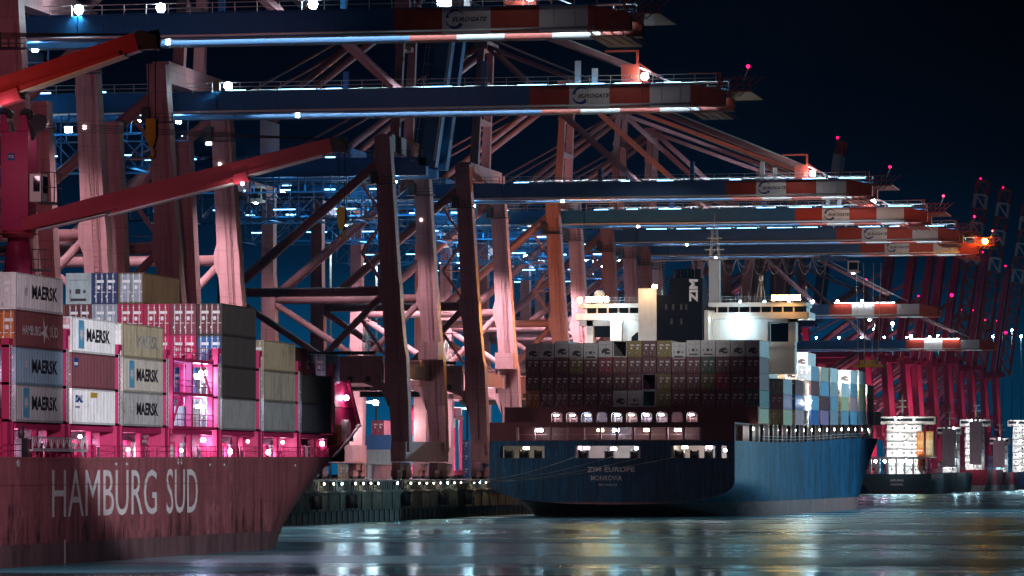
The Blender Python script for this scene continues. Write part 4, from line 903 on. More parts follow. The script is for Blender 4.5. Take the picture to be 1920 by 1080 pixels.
for r, z, mt, col, p_ in ((-131.6, 11.4, L_Q, (1, .82, .6), 160), (-121.5, 11.4, L_P, (1, .5, .65), 170), (-117, 11.3, L_W, (1, .85, .9), 90), (-113.0, 11.35, L_W, (1, .9, 1), 220), (-105.2, 11.5, L_Q, (1, .75, .55), 160), (-101.2, 11.5, L_P, (1, .7, .75), 130), (-98.3, 11.0, L_W, (1, .95, .9), 200)):
    mb = MB(); mb.box(r - .45, r + .45, ZS + 2.6, ZS + 3.0, z - .2, z + .2); mb.build('deck_lamp', {L_W: L_S}.get(mt, mt) if False else (L_S if mt == L_W else mt), zim); point((r, ZS + 2.0, z - .7), p_, col, .3, zim)
mb = MB()
put_text(mb, 'ZIM EUROPE', lambda u, v: (on_s(1101 + 89*u, 884, ZS).x, ZS - .03, on_s(1140, 885 - 9.5*v, ZS).z), 0, .035, 0, 1.05)
put_text(mb, 'MONROVIA', lambda u, v: (on_s(1108 + 58*u, 900, ZS).x, ZS - .03, on_s(1140, 901 - 9.5*v, ZS).z), 0, .012, 0, 1.1)
put_text(mb, 'IMO 9322334', lambda u, v: (on_s(1122 + 35*u, 910, ZS).x, ZS - .03, on_s(1140, 911 - 4*v, ZS).z), 0, .01, 0, 1.1)
mb.build('lettering', TXTW, zim)
# open deck above the transom: maroon frames with bays
mb = MB(); x0, x1 = ZC - 20.3, ZC + 20.3
ox = [on_s(px, 810, ZS).x for px in (970, 1313)]; n = 12
mb.box(x0, ox[0], ZS + .1, ZS + 1, 12.56, 15.6); mb.box(ox[1], x1, ZS + .1, ZS + 1, 12.56, 15.6); mb.box(ox[0], ox[1], ZS + .1, ZS + 1, 14.75, 15.6)
mb.box(x0, x1, ZS + 1, ZS + 22, 15.3, 15.55); mb.box(x0 + .5, x1 - .5, ZS + 6, ZS + 6.3, 12.5, 15.3)
mb.box(ox[0], ox[1], ZS + .12, ZS + .3, 12.56, 12.75)
mb.build('stern_deck_house', MAROON, zim)
mb = MB()
for k in range(n): r = ox[0] + (ox[1] - ox[0])*k/(n - 1); mb.box(r - .17, r + .17, ZS + .05, ZS + .6, 12.6, 14.8)
for z in (13.6, ): mb.box(ox[0], ox[1], ZS + 2, ZS + 2.08, z, z + .08)
mb.build('deck_pillar', LEGD, zim)
for px, mt, p_ in ((1013, L_W, 120), (1127, L_Q, 60), (1156, L_C, 70), (1214, L_Q, 60), (1272, L_W, 130)):
    q_ = on_s(px, 803, ZS + 2); mb = MB(); mb.box(q_.x - .5, q_.x + .5, ZS + 1.2, ZS + 1.6, 14.1, 14.5); mb.build('deck_lamp', {L_W: L_S}.get(mt, mt) if False else (L_S if mt == L_W else mt), zim); point((q_.x, ZS + 2.4, 13.7), p_, (.9, .95, 1), .3, zim)
# second level under the container stack: plating with rounded lit windows
YB = 693.0; w0 = on_s(1030, 780, YB).x; w1 = on_s(1312, 780, YB).x; nwin = 10; pw = (w1 - w0)/nwin
mb = MB(); xa, xb = on_s(946, 780, YB).x, -95.4
mb.box(xa, w0, YB, YB + .5, 15.5, 18.4); mb.box(w1, xb, YB, YB + .5, 15.5, 18.4); mb.box(w0, w1, YB, YB + .5, 17.5, 18.4)
for k in range(nwin):
    a = w0 + pw*k; mb.box(a, a + pw*.13, YB, YB + .5, 15.5, 17.5); mb.box(a + pw*.87, a + pw, YB, YB + .5, 15.5, 17.5)
    for sx in (a + pw*.13, a + pw*.87):
        e = 1 if sx < a + pw/2 else -1; mb.prism([(sx, 17.5), (sx + e*.55, 17.5), (sx + e*.16, 17.36), (sx, 17.0)], 1, YB + .01, YB + .49)
mb.box(xa, xb, YB + .5, YB + 14, 18.15, 18.35); mb.build('lashing_deck_plating', MAROON, zim)
mb = MB(); mb.box(xa + 1, xb - 1, YB + 4.5, YB + 4.7, 15.5, 18.1)
for k in range(nwin): a = w0 + pw*k; mb.box(a + .5, a + .7, YB + 2.2, YB + 2.4, 15.5, 18.1); mb.box(a, a + pw, YB + 2.2, YB + 2.26, 16.4, 16.48); mb.box(a + .9 + .5*(k % 3), a + 1.5 + .5*(k % 3), YB + 3.4, YB + 4.2, 15.5, 16.3 + .4*(k % 2)); mb.tube((a + 1.9, YB + 3.6, 15.5), (a + 1.9, YB + 3.6, 17.4), .16)
mb.build('passage_wall', LEGD, zim)
for px, mt, col, p_ in ((1043, L_W, (1, 1, 1), 40), (1073, L_W, (1, 1, 1), 45), (1102, L_C, (.2, .75, 1), 60), (1157, L_C, (.6, 1, .95), 60), (1184, L_Q, (1, .95, .85), 45), (1212, L_C, (.6, .85, 1), 45), (1240, L_W, (.7, .9, 1), 30), (1296, L_W, (1, .95, .9), 36)):
    q_ = on_s(px, 779, YB + 1.0); mb = MB(); mb.box(q_.x - .4, q_.x + .4, YB + .9, YB + 1.2, 16.95, 17.15); mb.build('passage_lamp', {L_W: L_S}.get(mt, mt) if False else (L_S if mt == L_W else mt), zim); point((q_.x, YB + 1.8, 16.5), p_, col, .3, zim)
# stern container stack: 16 columns, four tiers
GZ = 'containers stacked on the dark ship'
rA = on_s(985, 700, 696).x; pz = 2.5; tiers = 'bottom,third,second,top'.split(',')
rows = {3: 'r r r r s r W y m y s s s r r r'.split(), 2: 'm m m y m c b m m m m m g m m m'.split(), 1: 'm m m m m m m m k y m m y c m m'.split(), 0: 'o m m m m m r s w y m m m m m g'.split()}
CN = dict(m=('maroon', 'dark maroon'), y=('olive', 'mustard yellow'), c=('crimson', 'wine red'), b=('brown', 'brown open-topped'), g=('green', 'dark green'), k=('lilac', 'plain mauve'), o=('orange', 'orange'), w=('cyan', 'pale cyan'), W=('white', 'blindingly lit white'), r=('white', 'white reefer'), s=('white', 'white reefer'))
for tr_, row in rows.items():
    for cidx, ch in enumerate(row):
        key, nm = CN[ch]; col = PAL[key]; rnd = random.random(); col = tuple(q*(.8 + .5*rnd) for q in col)
        if ch in 'rs': col = tuple(q*.8 for q in PAL['white'])
        if ch == 'w': col = (.45, .60, .64)
        kind = {'r': ' with round fan', 's': ' with square fan'}.get(ch, ' container')
        lab = f'{nm}{kind}, {ORD[cidx]} column from the quay, {tiers[tr_]} tier of stern stack'
        dz = (-.35 if tr_ == 3 and cidx in (0, 1, 3, 4, 10) else 0)
        container(rA + 1.25 + pz*cidx, 696 + 6.1, 18.45 + 2.80*tr_ + dz, col, lab, GZ, end={'r': 'reefer', 's': 'reefer2', 'W': 'plain', 'k': 'plain', 'w': 'plain'}.get(ch, 'door'), parts=True, corr=False, bm=BARSD).scale = (.985, 1, .955)
# crossed lashing rods on the bottom tier
mb = MB()
for k in (0, 1, 2, 4, 5, 9): a = rA + pz*k; mb.tube((a + .1, 695.7, 18.4), (a + 2.3, 695.7, 21.4), .04, 0, 4); mb.tube((a + 2.3, 695.7, 18.4), (a + .1, 695.7, 21.4), .04, 0, 4)
mb.build('lashing_rod', STEEL, zim)
# forward bays along the starboard side
RX = ZC + 21.3 - 1.22
pal = ['sky', 'pale_yellow', 'pink', 'lilac', 'dove', 'pale_yellow', 'lightblue', 'pink', 'grey', 'maroon', 'blue', 'cyan', 'beige', 'lilac']
rz = random.Random(11)
bays = [(727.0, (3, 3, 3), 'beside the white bridge front'), (743.5, (3, 3, 2), 'just ahead of the bridge'), (766, (4, 4, 5), 'in the brightly lit stack ahead of the bridge'), (781, (4, 5, 5), 'in the tall stack amidships'), (796, (4, 4, 3), 'in the stack with pale blue sides'), (814, (3, 2, 2), 'in the lower stack past amidships'), (829, (4, 4, 4), 'in the stack with white-marked doors'), (844, (4, 3, 2), 'in the shadowed stack towards the bow'), (859, (3, 3, 3), 'in the stack nearest the far bow'), (873, (1, 2, 2), 'in the low foremost stack')]
for bi, (s0, hs, where) in enumerate(bays):
    for ci, hgt in enumerate(hs):
        for tr_ in range(hgt):
            if ci == 1 and tr_ < hs[0] - 1 and bi > 0 and hs[0] >= hgt: pass
            cn = pal[rz.randrange(len(pal))]
            if bi == 0 and tr_ == 0: cn = 'pale_yellow'
            lab = f'{cn.replace("_", " ")} container {where}, {("bottom", "second", "third", "fourth", "fifth")[tr_]} tier, {("outermost", "second", "third")[ci]} column'
            en = 'reefer' if (tr_ == hgt - 1 and rz.random() < .4) else 'door'
            container(RX - 2.5*ci, s0 + 6.1, 15.75 + .012*(s0 - 728) + 2.72*tr_, 'white' if en == 'reefer' else cn, lab.replace(cn.replace("_", " "), 'white reefer', 1) if en == 'reefer' else lab, GZ, end=en, parts=True, corr=False, bm=BARSD).scale = (.985, 1, .93)
# the white reefer pair that tops the midship stack is part of the loop above; outer column of the stern bay below the stack
container(RX, 696 + 6.1, 15.75, 'pale_yellow', 'pale yellow container below the starboard edge of the stern stack', GZ, corr=False)
# side passage: pillars and lamps
for k in range(34):
    mb = MB(); s = 690 + k*5.9; r = ZC + min(21.2, bz(s, 12.5) - .3); zt = 12.55 + 2.0*smooth01((s - 700)/180); mb.box(r - .5, r, s - .3, s + .3, zt - .1, 15.8 + .012*(s - 728))
    mb.build('side_pillar', DARK, zim)
mb = MB()
for k in range(17): s = 700 + k*11; r = ZC + min(21.2, bz(s, 12.5) - .2); zt = 12.55 + 2.0*smooth01((s - 700)/180); mb.box(r - .06, r, s, s + 10.9, zt + .95, zt + 1.03); mb.box(r - .06, r, s, s + 10.9, zt + .45, zt + .52)
mb.build('guard_rail', STEEL, zim)
mb = MB(); mb.box(ZC - 18, ZC + 18, 700, 880, 12.3, 15.3); mb.build('hatch_coaming', MAROON, zim)
for k in range(16):
    s = 693 + k*11.6; r = ZC + min(20.6, bz(s, 12.5) - .8); z = 14.7 + 1.6*smooth01((s - 700)/180); mb = MB(); mb.ball((r, s, z), .28, 0, 8); mb.build('side_lamp', L_S if k % 2 else L_Q, zim); point((r + .2, s - .4, z - .5), 110, (1, .95, .9), .3, zim)
# forecastle
mb = MB(); mb.box(ZC - 9, ZC + 9, 884, 886, 14.3, 17.6); mb.tube((ZC, 893, 14), (ZC, 893, 24), .4); mb.box(ZC - 1.6, ZC + 1.6, 892.6, 893.4, 19.5, 20); mb.build('foremast', SHIPWHT, zim)
# superstructure
YH_ = 726.0
mb = MB(); mb.box(on_s(1150, 600, YH_).x, on_s(1438, 600, YH_).x, YH_, YH_ + 14, 15.6, 30.2); mb.box(on_s(1440, 600, YH_).x, on_s(1490, 600, YH_).x, YH_, YH_ + 3, 24.6, 30.2); mb.box(on_s(1440, 600, YH_).x, on_s(1492, 600, YH_).x, YH_ - .12, YH_ - .02, 29.2, 29.5)
x_ = lambda px: on_s(px, 600, YH_).x
mb.box(x_(1150), x_(1440), YH_, YH_ + 14, 30.2, 34.2); mb.box(x_(1478), x_(1492), YH_, YH_ + 3, 30.2, 34.2); mb.box(x_(1440), x_(1492), YH_, YH_ + 3, 33.6, 34.2)
mb.box(x_(1100), x_(1112), YH_, YH_ + 3, 15.6, 34.2); mb.box(x_(1088), x_(1150), YH_, YH_ + 3, 33.2, 34.2); mb.box(x_(1147), x_(1168), YH_ - 1.6, YH_, 15.6, 34.0)
mb.prism([(x_(1178), 31.2), (x_(1210), 34.0), (x_(1210), 33.2), (x_(1184), 31.0)], 1, YH_ - 1.2, YH_ - 1.0)
sh = mb.build('accommodation_block', SHIPWHT, zim)
mb = MB(); mb.box(x_(1080), x_(1518), YH_ - 1, YH_ + 8, 34.2, 35.35); mb.box(x_(1086), x_(1512), YH_ - .6, YH_ + 8, 36.35, 37.1); mb.box(x_(1096), x_(1508), YH_ + 3.0, YH_ + 8, 35.3, 36.4)
for px in [1100 + k*20 for k in range(6)] + [1345 + k*20.5 for k in range(8)]: mb.box(x_(px) - .13, x_(px) + .13, YH_ - .3, YH_, 35.3, 36.4)
mb.build('bridge_deck', SHIPWHT, zim)
mb = MB(); mb.box(x_(1098), x_(1206), YH_ - .1, YH_ - .04, 35.35, 36.35); mb.box(x_(1340), x_(1506), YH_ - .1, YH_ - .04, 35.35, 36.35); mb.box(x_(1441), x_(1477), YH_ + 2.9, YH_ + 2.96, 30.3, 33.5); mb.box(x_(1114), x_(1144), YH_ + .4, YH_ + .5, 31.2, 33.6); mb.box(x_(1184), x_(1208), YH_ - .06, YH_ - .02, 30.3, 32.0); mb.build('bridge_window', GLASS, zim)  # panes below the bridge deck stand in for dark open gaps
mb = MB()
for a, b_ in ((1082, 1208), (1335, 1514)):
    for z in (37.6, 38.1): mb.box(x_(a), x_(b_), YH_ - .5, YH_ - .44, z, z + .06)
    k = a
    while k < b_: mb.box(x_(k) - .03, x_(k) + .03, YH_ - .5, YH_ - .44, 37.1, 38.15); k += 9
mb.build('monkey_island_rail', STEEL, zim)
mb = MB(); mb.box(x_(1209), x_(1243), YH_ - 7, YH_ - .2, 18, 39.4); mb.box(x_(1330), x_(1337), YH_ - 6, YH_ - .2, 18, 35.6); mb.build('engine_casing', SHIPWHT, zim)
mb = MB(); mb.box(x_(1244.5), x_(1329), YH_ - 7.6, YH_ - .3, 18, 38.2); mb.loft([[(x_(1262), YH_ - 7.2, 38.2), (x_(1329), YH_ - 7.2, 38.2), (x_(1329), YH_ - 1, 38.2), (x_(1262), YH_ - 1, 38.2)], [(x_(1268), YH_ - 6.5, 41.2), (x_(1326), YH_ - 6.5, 41.2), (x_(1326), YH_ - 1, 41.2), (x_(1268), YH_ - 1, 41.2)]])
for k in range(4): mb.tube((x_(1276 + k*13), YH_ - 4, 41.2), (x_(1276 + k*13), YH_ - 4, 42.8), .55, 0, 10)
mb.build('funnel', FUNNEL, zim)
mb = MB(); put_text(mb, 'ZIM', lambda u, v: (x_(1305) + (x_(1321) - x_(1305))*(1 - v), YH_ - 7.75, 36.9 + 4.0*u), 0, .05); mb.build('funnel_lettering', TXTW, zim)
mb = MB()
for px, z in ((1262, 36.1), (1275, 36.1), (1290, 36.1), (1299, 36.1), (1272, 33.6), (1290, 33.6)): mb.box(x_(px) - .18, x_(px) + .18, YH_ - 7.66, YH_ - 7.6, z - .5, z + .5)
mb.build('funnel_vent', PILE, zim)
mb = MB(); r = x_(1337); mb.box(r - .9, r + .9, YH_ + 1, YH_ + 3, 37, 44.6)
for sx in (-.8, .8):
    for sy in (1.2, 2.8): mb.tube((r + sx, YH_ + sy, 44.6), (r + sx*.4, YH_ + sy, 50.5), .09, 0, 5)
for k in range(6): z = 44.6 + k; mb.beam((r - .7, YH_ + 1.2, z), (r + .6, YH_ + 1.2, z + 1), .08, .08)
for z, q_ in ((44.8, 2.4), (46.4, 1.7), (48.4, 1.3)): mb.box(r - q_, r + q_, YH_ + 1.6, YH_ + 2.0, z, z + .18)
mb.tube((r, YH_ + 2, 50), (r, YH_ + 2, 53), .05, 0, 5); mb.build('radar_mast', STEEL, zim)
mb = MB(); r = x_(1427)
for e in (-.9, .9): mb.tube((r + e, YH_, 37.1), (r + e*.2, YH_, 41), .08, 0, 5)
mb.tube((r, YH_, 37.1), (r, YH_, 40.8), .16); mb.tube((r, YH_, 40.8), (r, YH_, 41.9), .38, 0, 10)
for px, h in ((1385, 1.9), (1390, 3), (1403, 2.2), (1513, 3), (1510, 3.4), (1348, 4), (1118, 1.5)): mb.tube((x_(px), YH_, 37), (x_(px), YH_, 37 + h), .06, 0, 5)
mb.build('aerial', STEEL, zim)
mb = MB(); mb.ball((x_(1122), YH_ + 1, 38.6), 1.0, 0, 12); mb.build('satellite_dome', SHIPWHT, zim)
for px, nlp, z in ((1090, 1, 37.2), (1123, 4, 37.3), (1230, 1, 39.3), (1476, 5, 37.3)):
    for k in range(nlp):
        x = x_(px) + (k - (nlp - 1)/2)*1.05; mb = MB(); mb.box(x - .45, x + .45, YH_ - 1.5, YH_ - 1.2, z, z + 1.0, 1); mb.box(x - .40, x + .40, YH_ - 1.56, YH_ - 1.5, z + .06, z + .94, 0); mb.build('sodium_floodlight', [L_O, DARK], zim)
    point((x_(px), YH_ - 2.6, z + .6), 300*nlp**.6, (1, .52, .18), .5, zim)
point((x_(1228), YH_ - 9.5, 38.6), 500, (1, .60, .26), .5, zim)
point((x_(1082), YH_ + 20, 35.5), 30000, (1, .34, .05), .5, zim)
for px, py, pw_ in ((1157, 602, 420), (1387, 606, 240)):
    q_ = on_s(px, py, YH_ - 1.8); mb = MB(); mb.box(q_.x - .8, q_.x + .8, YH_ - 2.0, YH_ - 1.7, q_.z - .2, q_.z + .3); mb.build('wall_lamp', L_C, zim); point(q_ + Vector((0, -1.2, -.8)), pw_, (.80, .97, 1), .3, zim)
point((x_(1338), YH_ - 4, 34), 160, (1, .85, .5), .3, zim)
point((x_(1168), YH_ - 9, 27), 600, (.8, .95, 1), .3, zim); point((ZC + 18, 760, 20), 2200, (1, .85, .80), .4, zim); point((ZC + 19.5, 755, 27), 1600, (1, .80, .6), .4, zim)
point((ZC + 16, 776, 31), 2200, (1, .85, .85), .4, zim); point((ZC + 17, 824, 25), 1700, (1, .9, .75), .4, zim)
# accommodation ladder tower with lamps between the bridge and the next bay
mb = MB()
for z in (16, 18.7, 21.4, 24.1): mb.box(RX - 2.2, RX + 1, 757.5, 764.5, z, z + .2)
for y_ in (757.6, 761, 764.3): mb.box(RX + .7, RX + 1, y_ - .15, y_ + .15, 15.6, 24.3)
mb.build('lashing_tower', SHIPWHT, zim)
mb = MB(); mb.ball((RX + 1.1, 763.5, 20.4), .5, 0, 8); mb.build('tower_lamp', L_W, zim); point((RX + 1.8, 762, 20.2), 900, (.95, .97, 1), .3, zim)
# mooring lines from the stern to the quay
for i, (x, ty) in enumerate(((-122.6, 640), (-116.5, 636), (-111, 630), (-105.8, 622))):
    a = Vector((x, ZS - .1, 10.0)); b_ = Vector((QE + .3, ty, QZ - .1 - .0*i)); mb = MB(); mb.path([a.lerp(b_, k/12) + Vector((0, 0, -1.6*math.sin(math.pi*k/12))) for k in range(13)], .055, 0, 5)
    tag(mb.build('mooring_rope', ROPE, None, tuple(a)), f'thin pale mooring rope from the dark stern to the quay, {ORD[i]} counted from the quay', 'rope', 'stern mooring ropes')
# lamp mast on the far bank that lights the side of the dark ship (outside the frame to starboard)
spot((70, 835, 45), (-95, 765, 12), 1050000, (.42, .80, 1.0), 62, 2.0, None)

# unseen spot and row of points, added to brighten the forward stacks
spot((x_(1514), YH_ + 9, 33.5), (-97, 830, 20), 34000, (1, .92, .82), 40, .5, zim)
for s_, p_ in ((762, 5200), (777, 5200), (793, 4200), (812, 4600), (826, 4200), (842, 3600), (857, 3000)): point((RX + .4, s_, 27.5 - .03*(s_ - 762)), p_*.2, (1, .93, .84), .4, zim)
# ================================================================== TERMINAL YARD
GY = 'containers on the terminal ground'
def yard(px0, px1, py0, py1, r, color, label, end_px=None):
    a, b_ = on_r(px0, py1, r), on_r(px1, py1, r)
yl = [  # px, tier, colour, label, length
    (655, 2, 'blue', 'bright blue yard container beside the red bow'), (668, 2, 'pale_yellow', 'narrow pale yellow yard container end next to a blue one'), (690, 2, 'grey', 'light grey yard container in the second layer of the quayside stack'), (722, 2, 'sky', 'teal yard container with dark square lettering panel'), (750, 2, 'pink', 'pinkish yard container in the second layer beside the crane leg'),
    (652, 1, 'beige', 'beige yard container at ground level near the red bow'), (668, 1, 'pale_yellow', 'bright yellow yard container end at ground level'), (684, 1, 'dove', 'grey yard container with ribbed doors at ground level'), (714, 1, 'pink', 'long salmon pink yard container at ground level'), (738, 1, 'cyan', 'cyan yard container at ground level with a white square mark'), (756, 1, 'lilac', 'mauve yard container at ground level beside the bogies'),
    (662, 3, 'navy', 'dark navy yard container in the upper layer'), (690, 3, 'blue', 'deep blue yard container in the upper layer'), (722, 3, 'sky', 'dull teal yard container in the upper layer'), (748, 3, 'navy', 'dusky navy yard container in the upper layer by the crane leg'),
    (715, 4, 'crimson', 'red yard container on the topmost layer'), (742, 4, 'lilac', 'mauve yard container on the topmost layer'),
    (880, 1, 'blue', 'vivid blue yard container at the bottom of the stack behind the dark legs'), (880, 2, 'blue', 'vivid blue yard container in the middle of the stack behind the dark legs'), (880, 3, 'blue', 'vivid blue yard container on top of the stack behind the dark legs')]
for px, tr_, cn, lb in yl:
    p = on_r(px, 890, -186 - (5 if px == 880 else 0) - (px % 7)*.2)
    c = container(p.x, p.y, QZ + (tr_ - 1)*2.9, cn, lb, GY, L=6.06 if px not in (714, 722, 690, 880) else 12.19, corr=False, bm=BARSD)
    c.rotation_euler = (0, 0, math.radians(90) if px in (714, 722, 690) else 0)
for px, q_ in ((640, 2400), (700, 2800), (760, 1800), (880, 3000), (800, 1500)):
    p = on_r(px, 800, -176); point(p, q_, (1, .86, .86) if px != 880 else (.7, .85, 1), .5)
# straddle carrier: tall red frame on wheels
def straddle(px, r, label, group='straddle carriers'):
    p = on_r(px, 895, r); x, y = p.x, p.y; t = thing('straddle_carrier', label, 'carrier', (x, y, QZ), group)
    mb = MB()
    for dx in (-2.2, 2.2):
        for dy in (-3.4, 3.4): mb.box(x + dx - .3, x + dx + .3, y + dy - .35, y + dy + .35, QZ + 1, QZ + 12.5)
        mb.box(x + dx - .4, x + dx + .4, y - 5, y + 5, QZ + .8, QZ + 1.7); mb.box(x + dx - .35, x + dx + .35, y - 4.2, y + 4.2, QZ + 12.0, QZ + 12.8)
        for k in range(8): mb.box(x + dx - .5, x + dx + .5, y - 3.8, y - 3.74, QZ + 2 + k*1.25, QZ + 2.1 + k*1.25)
    for dy in (-3.4, 3.4): mb.box(x - 2.4, x + 2.4, y + dy - .35, y + dy + .35, QZ + 12.1, QZ + 12.9)
    mb.build('frame', FARRED, t)
    mb = MB(); mb.box(x - 2.6, x + 2.6, y - 4.0, y + 2, QZ + 12.9, QZ + 14.4); mb.box(x - 2.2, x + 1, y - 3, y - 1, QZ + 14.4, QZ + 15.2); mb.build('engine_deck', FARRED, t)
    mb = MB(); mb.box(x + 1.2, x + 2.6, y - 5.2, y - 3.6, QZ + 10.4, QZ + 12.2); mb.build('operator_cab', SHIPWHT, t)
    mb = MB()
    for dx in (-2.2, 2.2):
        for dy in (-4, -1.5, 1.5, 4): mb.tube((x + dx - .25, y + dy, QZ + .72), (x + dx + .25, y + dy, QZ + .72), .7, 0, 12)
    mb.build('wheel', RUBBER, t)
    for dz in (12.4, 1.9): mb = MB(); mb.box(x - 1.2, x + .2, y - 5.2, y - 5.0, QZ + dz, QZ + dz + .5); mb.build('headlight', L_W if dz < 5 else L_P, t)
    point((x, y - 7, QZ + 4), 1100, (1, .5, .7), .4, t); point((x - 1, y - 6, QZ + 10), 900, (1, .5, .7), .4, t)
straddle(838, -178, 'tall magenta-lit straddle carrier with pale top working between the dark crane legs')
straddle(797, -186, 'red straddle carrier mostly hidden between the two dark crane legs')
# tall white light masts
def mast(px, r, htop, label, n=4, col=(.85, .95, 1), mat=L_W, rad=.35):
    p = on_r(px, 890, r); t = thing('light_mast', label, 'light mast', (p.x, p.y, QZ), 'light masts on the terminal')
    mb = MB(); mb.tube((p.x, p.y, QZ), (p.x, p.y, htop), rad, 0, 10, rad*.8); mb.build('pole', SHIPWHT, t)
    mb = MB(); mb.box(p.x - 3, p.x + 3, p.y - .3, p.y + .3, htop, htop + .5); mb.build('lamp_bar', STEEL, t)
    for k in range(n):
        x = p.x - 2.6 + 5.2*k/max(1, n - 1); mb = MB(); mb.ball((x, p.y - .7, htop + .1), .55, 0, 8); mb.build('lamp', mat, t)
    return p, t
for px, r, h, lb in ((681, -182, 20.5, 'white light mast rising right beside the red bow'), (863, -186, 21, 'white light mast seen between the dark crane leg and the dark stern')):
    p, t_ = mast(px, r, h, lb, 2, rad=.42); point((p.x + 2, p.y - 5, 18), 900, (.8, .95, 1), .5, t_)
for px, py, lb in ((706, 498, 'distant lamp mast glimpsed between the first two dark legs'), (846, 492, 'distant lamp mast to the water side of the second dark leg'), (876, 489, 'distant lamp mast close before the third dark leg'), (1020, 490, 'distant lamp mast seen just past the bright pink leg'), (1112, 488, 'distant lamp mast next to the orange glowing leg'), (1143, 502, 'distant lamp mast between the two legs above the ship bridge'), (620, 458, 'distant lamp mast behind the crossed braces of the dark-legged crane'), (1640, 600, 'lamp mast far off beyond the dark bow')):
    q_ = on_r(px, py, -232); mast(px, -232, q_.z, lb, 2, rad=.3)
# landside floodlight masts (they stand between the cranes) throw pink-white light on the legs
# ================================================================== FAR CRANES
far = [  # distance, label, boom height, tip, raised, leg paint, girder, rail line, lattice boom
    (980, 'smaller blue quay crane beyond the bridge with boom tip lower than the others', 37.5, 55, False, LEG, BLUE, -146, False),
    (1200, 'blue low-boomed quay crane at the right edge with a row of lamps along its boom', 36.2, 62, False, FARRED, BLUE, -158, False),
    (1310, 'far crane holding a red and white boom straight up into the night sky', 47, 60, True, FARRED, BLUE, -164, False),
    (1545, 'far magenta quay crane just past the bow of the dark ship', 44, 46, True, FARRED, FARRED, -171, False),
    (1735, 'far magenta quay crane above the white stern of the moored far ship', 46, 50, True, FARRED, FARRED, -171, False),
    (1873, 'first of three far cranes with raised lattice booms and red beacons', 50, 84, True, FARRED, FARRED, -171, True),
    (1990, 'middle one of three far cranes with raised lattice booms', 50, 88, True, FARRED, FARRED, -171, True),
    (1040, 'unlit crane with dark mauve legs standing right behind the ship bridge', 40, 40, True, LEGD, LEGD, -148, False),
    (1130, 'unlit dark mauve crane between the ship bridge and the hanging spreader', 40, 42, True, LEGD, LEGD, -152, False),
    (1620, 'magenta quay crane crowded behind the first magenta one past the bow', 44, 44, True, FARRED, FARRED, -171, False),
    (1690, 'brightest magenta quay crane, its leg standing over the white ship', 45, 48, True, FARRED, FARRED, -171, False),
    (1800, 'magenta quay crane behind the dark tower of the feeder ship', 47, 52, True, FARRED, FARRED, -171, False),
    (1930, 'dim purple quay crane rising behind the red-hulled ship', 48, 56, True, FARRED, FARRED, -171, False),
    (2060, 'dim purple quay crane rising behind the small bright red ship', 48, 56, True, FARRED, FARRED, -171, False),
    (2130, 'last of three far cranes with raised lattice booms, at the frame edge', 50, 90, True, FARRED, FARRED, -171, True)]
for i, (dd, lb, zb, tip, ra, lg, gr, rl, lat) in enumerate(far):
    CRk = quay_crane(1000 + i, 0, 'quay_crane', lb, zb, tip, ra, leg=lg, gir=gr, big=False, dd=dd, house=i < 3 and True, rr=rl, lattice=lat, plain=dd != 980 and dd != 1200 and dd != 1310)
    t_, O_ = CRk[0], CRk[1]
    if lg is LEGD: point(O_ + Vector((-8, -6, 24)), 1500, (1, .5, .7), .8, t_); continue
    pk = (1, .42, .62) if lg is FARRED else (1, .8, .8)
    for x, z, p_ in ((-10, 10, (15000 if dd in (1545, 1690) else 6000) if dd < 1750 else 3000), (-6, zb - 16, 4200 if dd < 1750 else 1600), (-16, zb + 8, 900)): point(O_ + Vector((x, -4, z)), p_*(1.0 if i > 1 else .6), pk, .8, t_)
    if i < 2:
        for k in range(9):
            mb = MB(); x = -8 + k*(tip - 4)/9; mb.ball(O_ + Vector((x, -4.6, zb + 3.5)), .28, 0, 8); mb.build('walkway_lamp_glow', L_C, t_)
        mb = MB(); mb.box(O_.x + tip - 24, O_.x + tip - 10, O_.y - 5.3, O_.y - 5.1, O_.z + zb + 3.0, O_.z + zb + 3.05); mb.build('boom_lamp', L_S, t_)
        strip(O_ + Vector((tip/2, -2.6, zb + .9)), (0, 1, -.2), (1, 0, 0), tip - 6, .3, 1000, (.75, .9, 1), t_)
        strip(O_ + Vector((tip/2, -9, zb + 5)), (0, 1, -.5), (1, 0, 0), tip - 6, .3, 150, (.8, .85, 1), t_)
# rows of lamps along the far quay road
for i in range(18):
    px = 1622 + i*17.2; py = 607 + (i % 3)*12; q_ = on_r(px, py, -205 + i*1.2)
    t_ = thing('street_lamp', f'tiny bluish street lamp far behind the ships, {ORD[i]} past the dark bow', 'lamp', (q_.x, q_.y, QZ), 'far street lamps'); mb = MB(); mb.tube((q_.x, q_.y, QZ), q_, .25, 0, 6); mb.build('pole', STEEL, t_); mb = MB(); mb.ball(q_, .75, 0, 8); mb.build('lamp', L_C, t_)
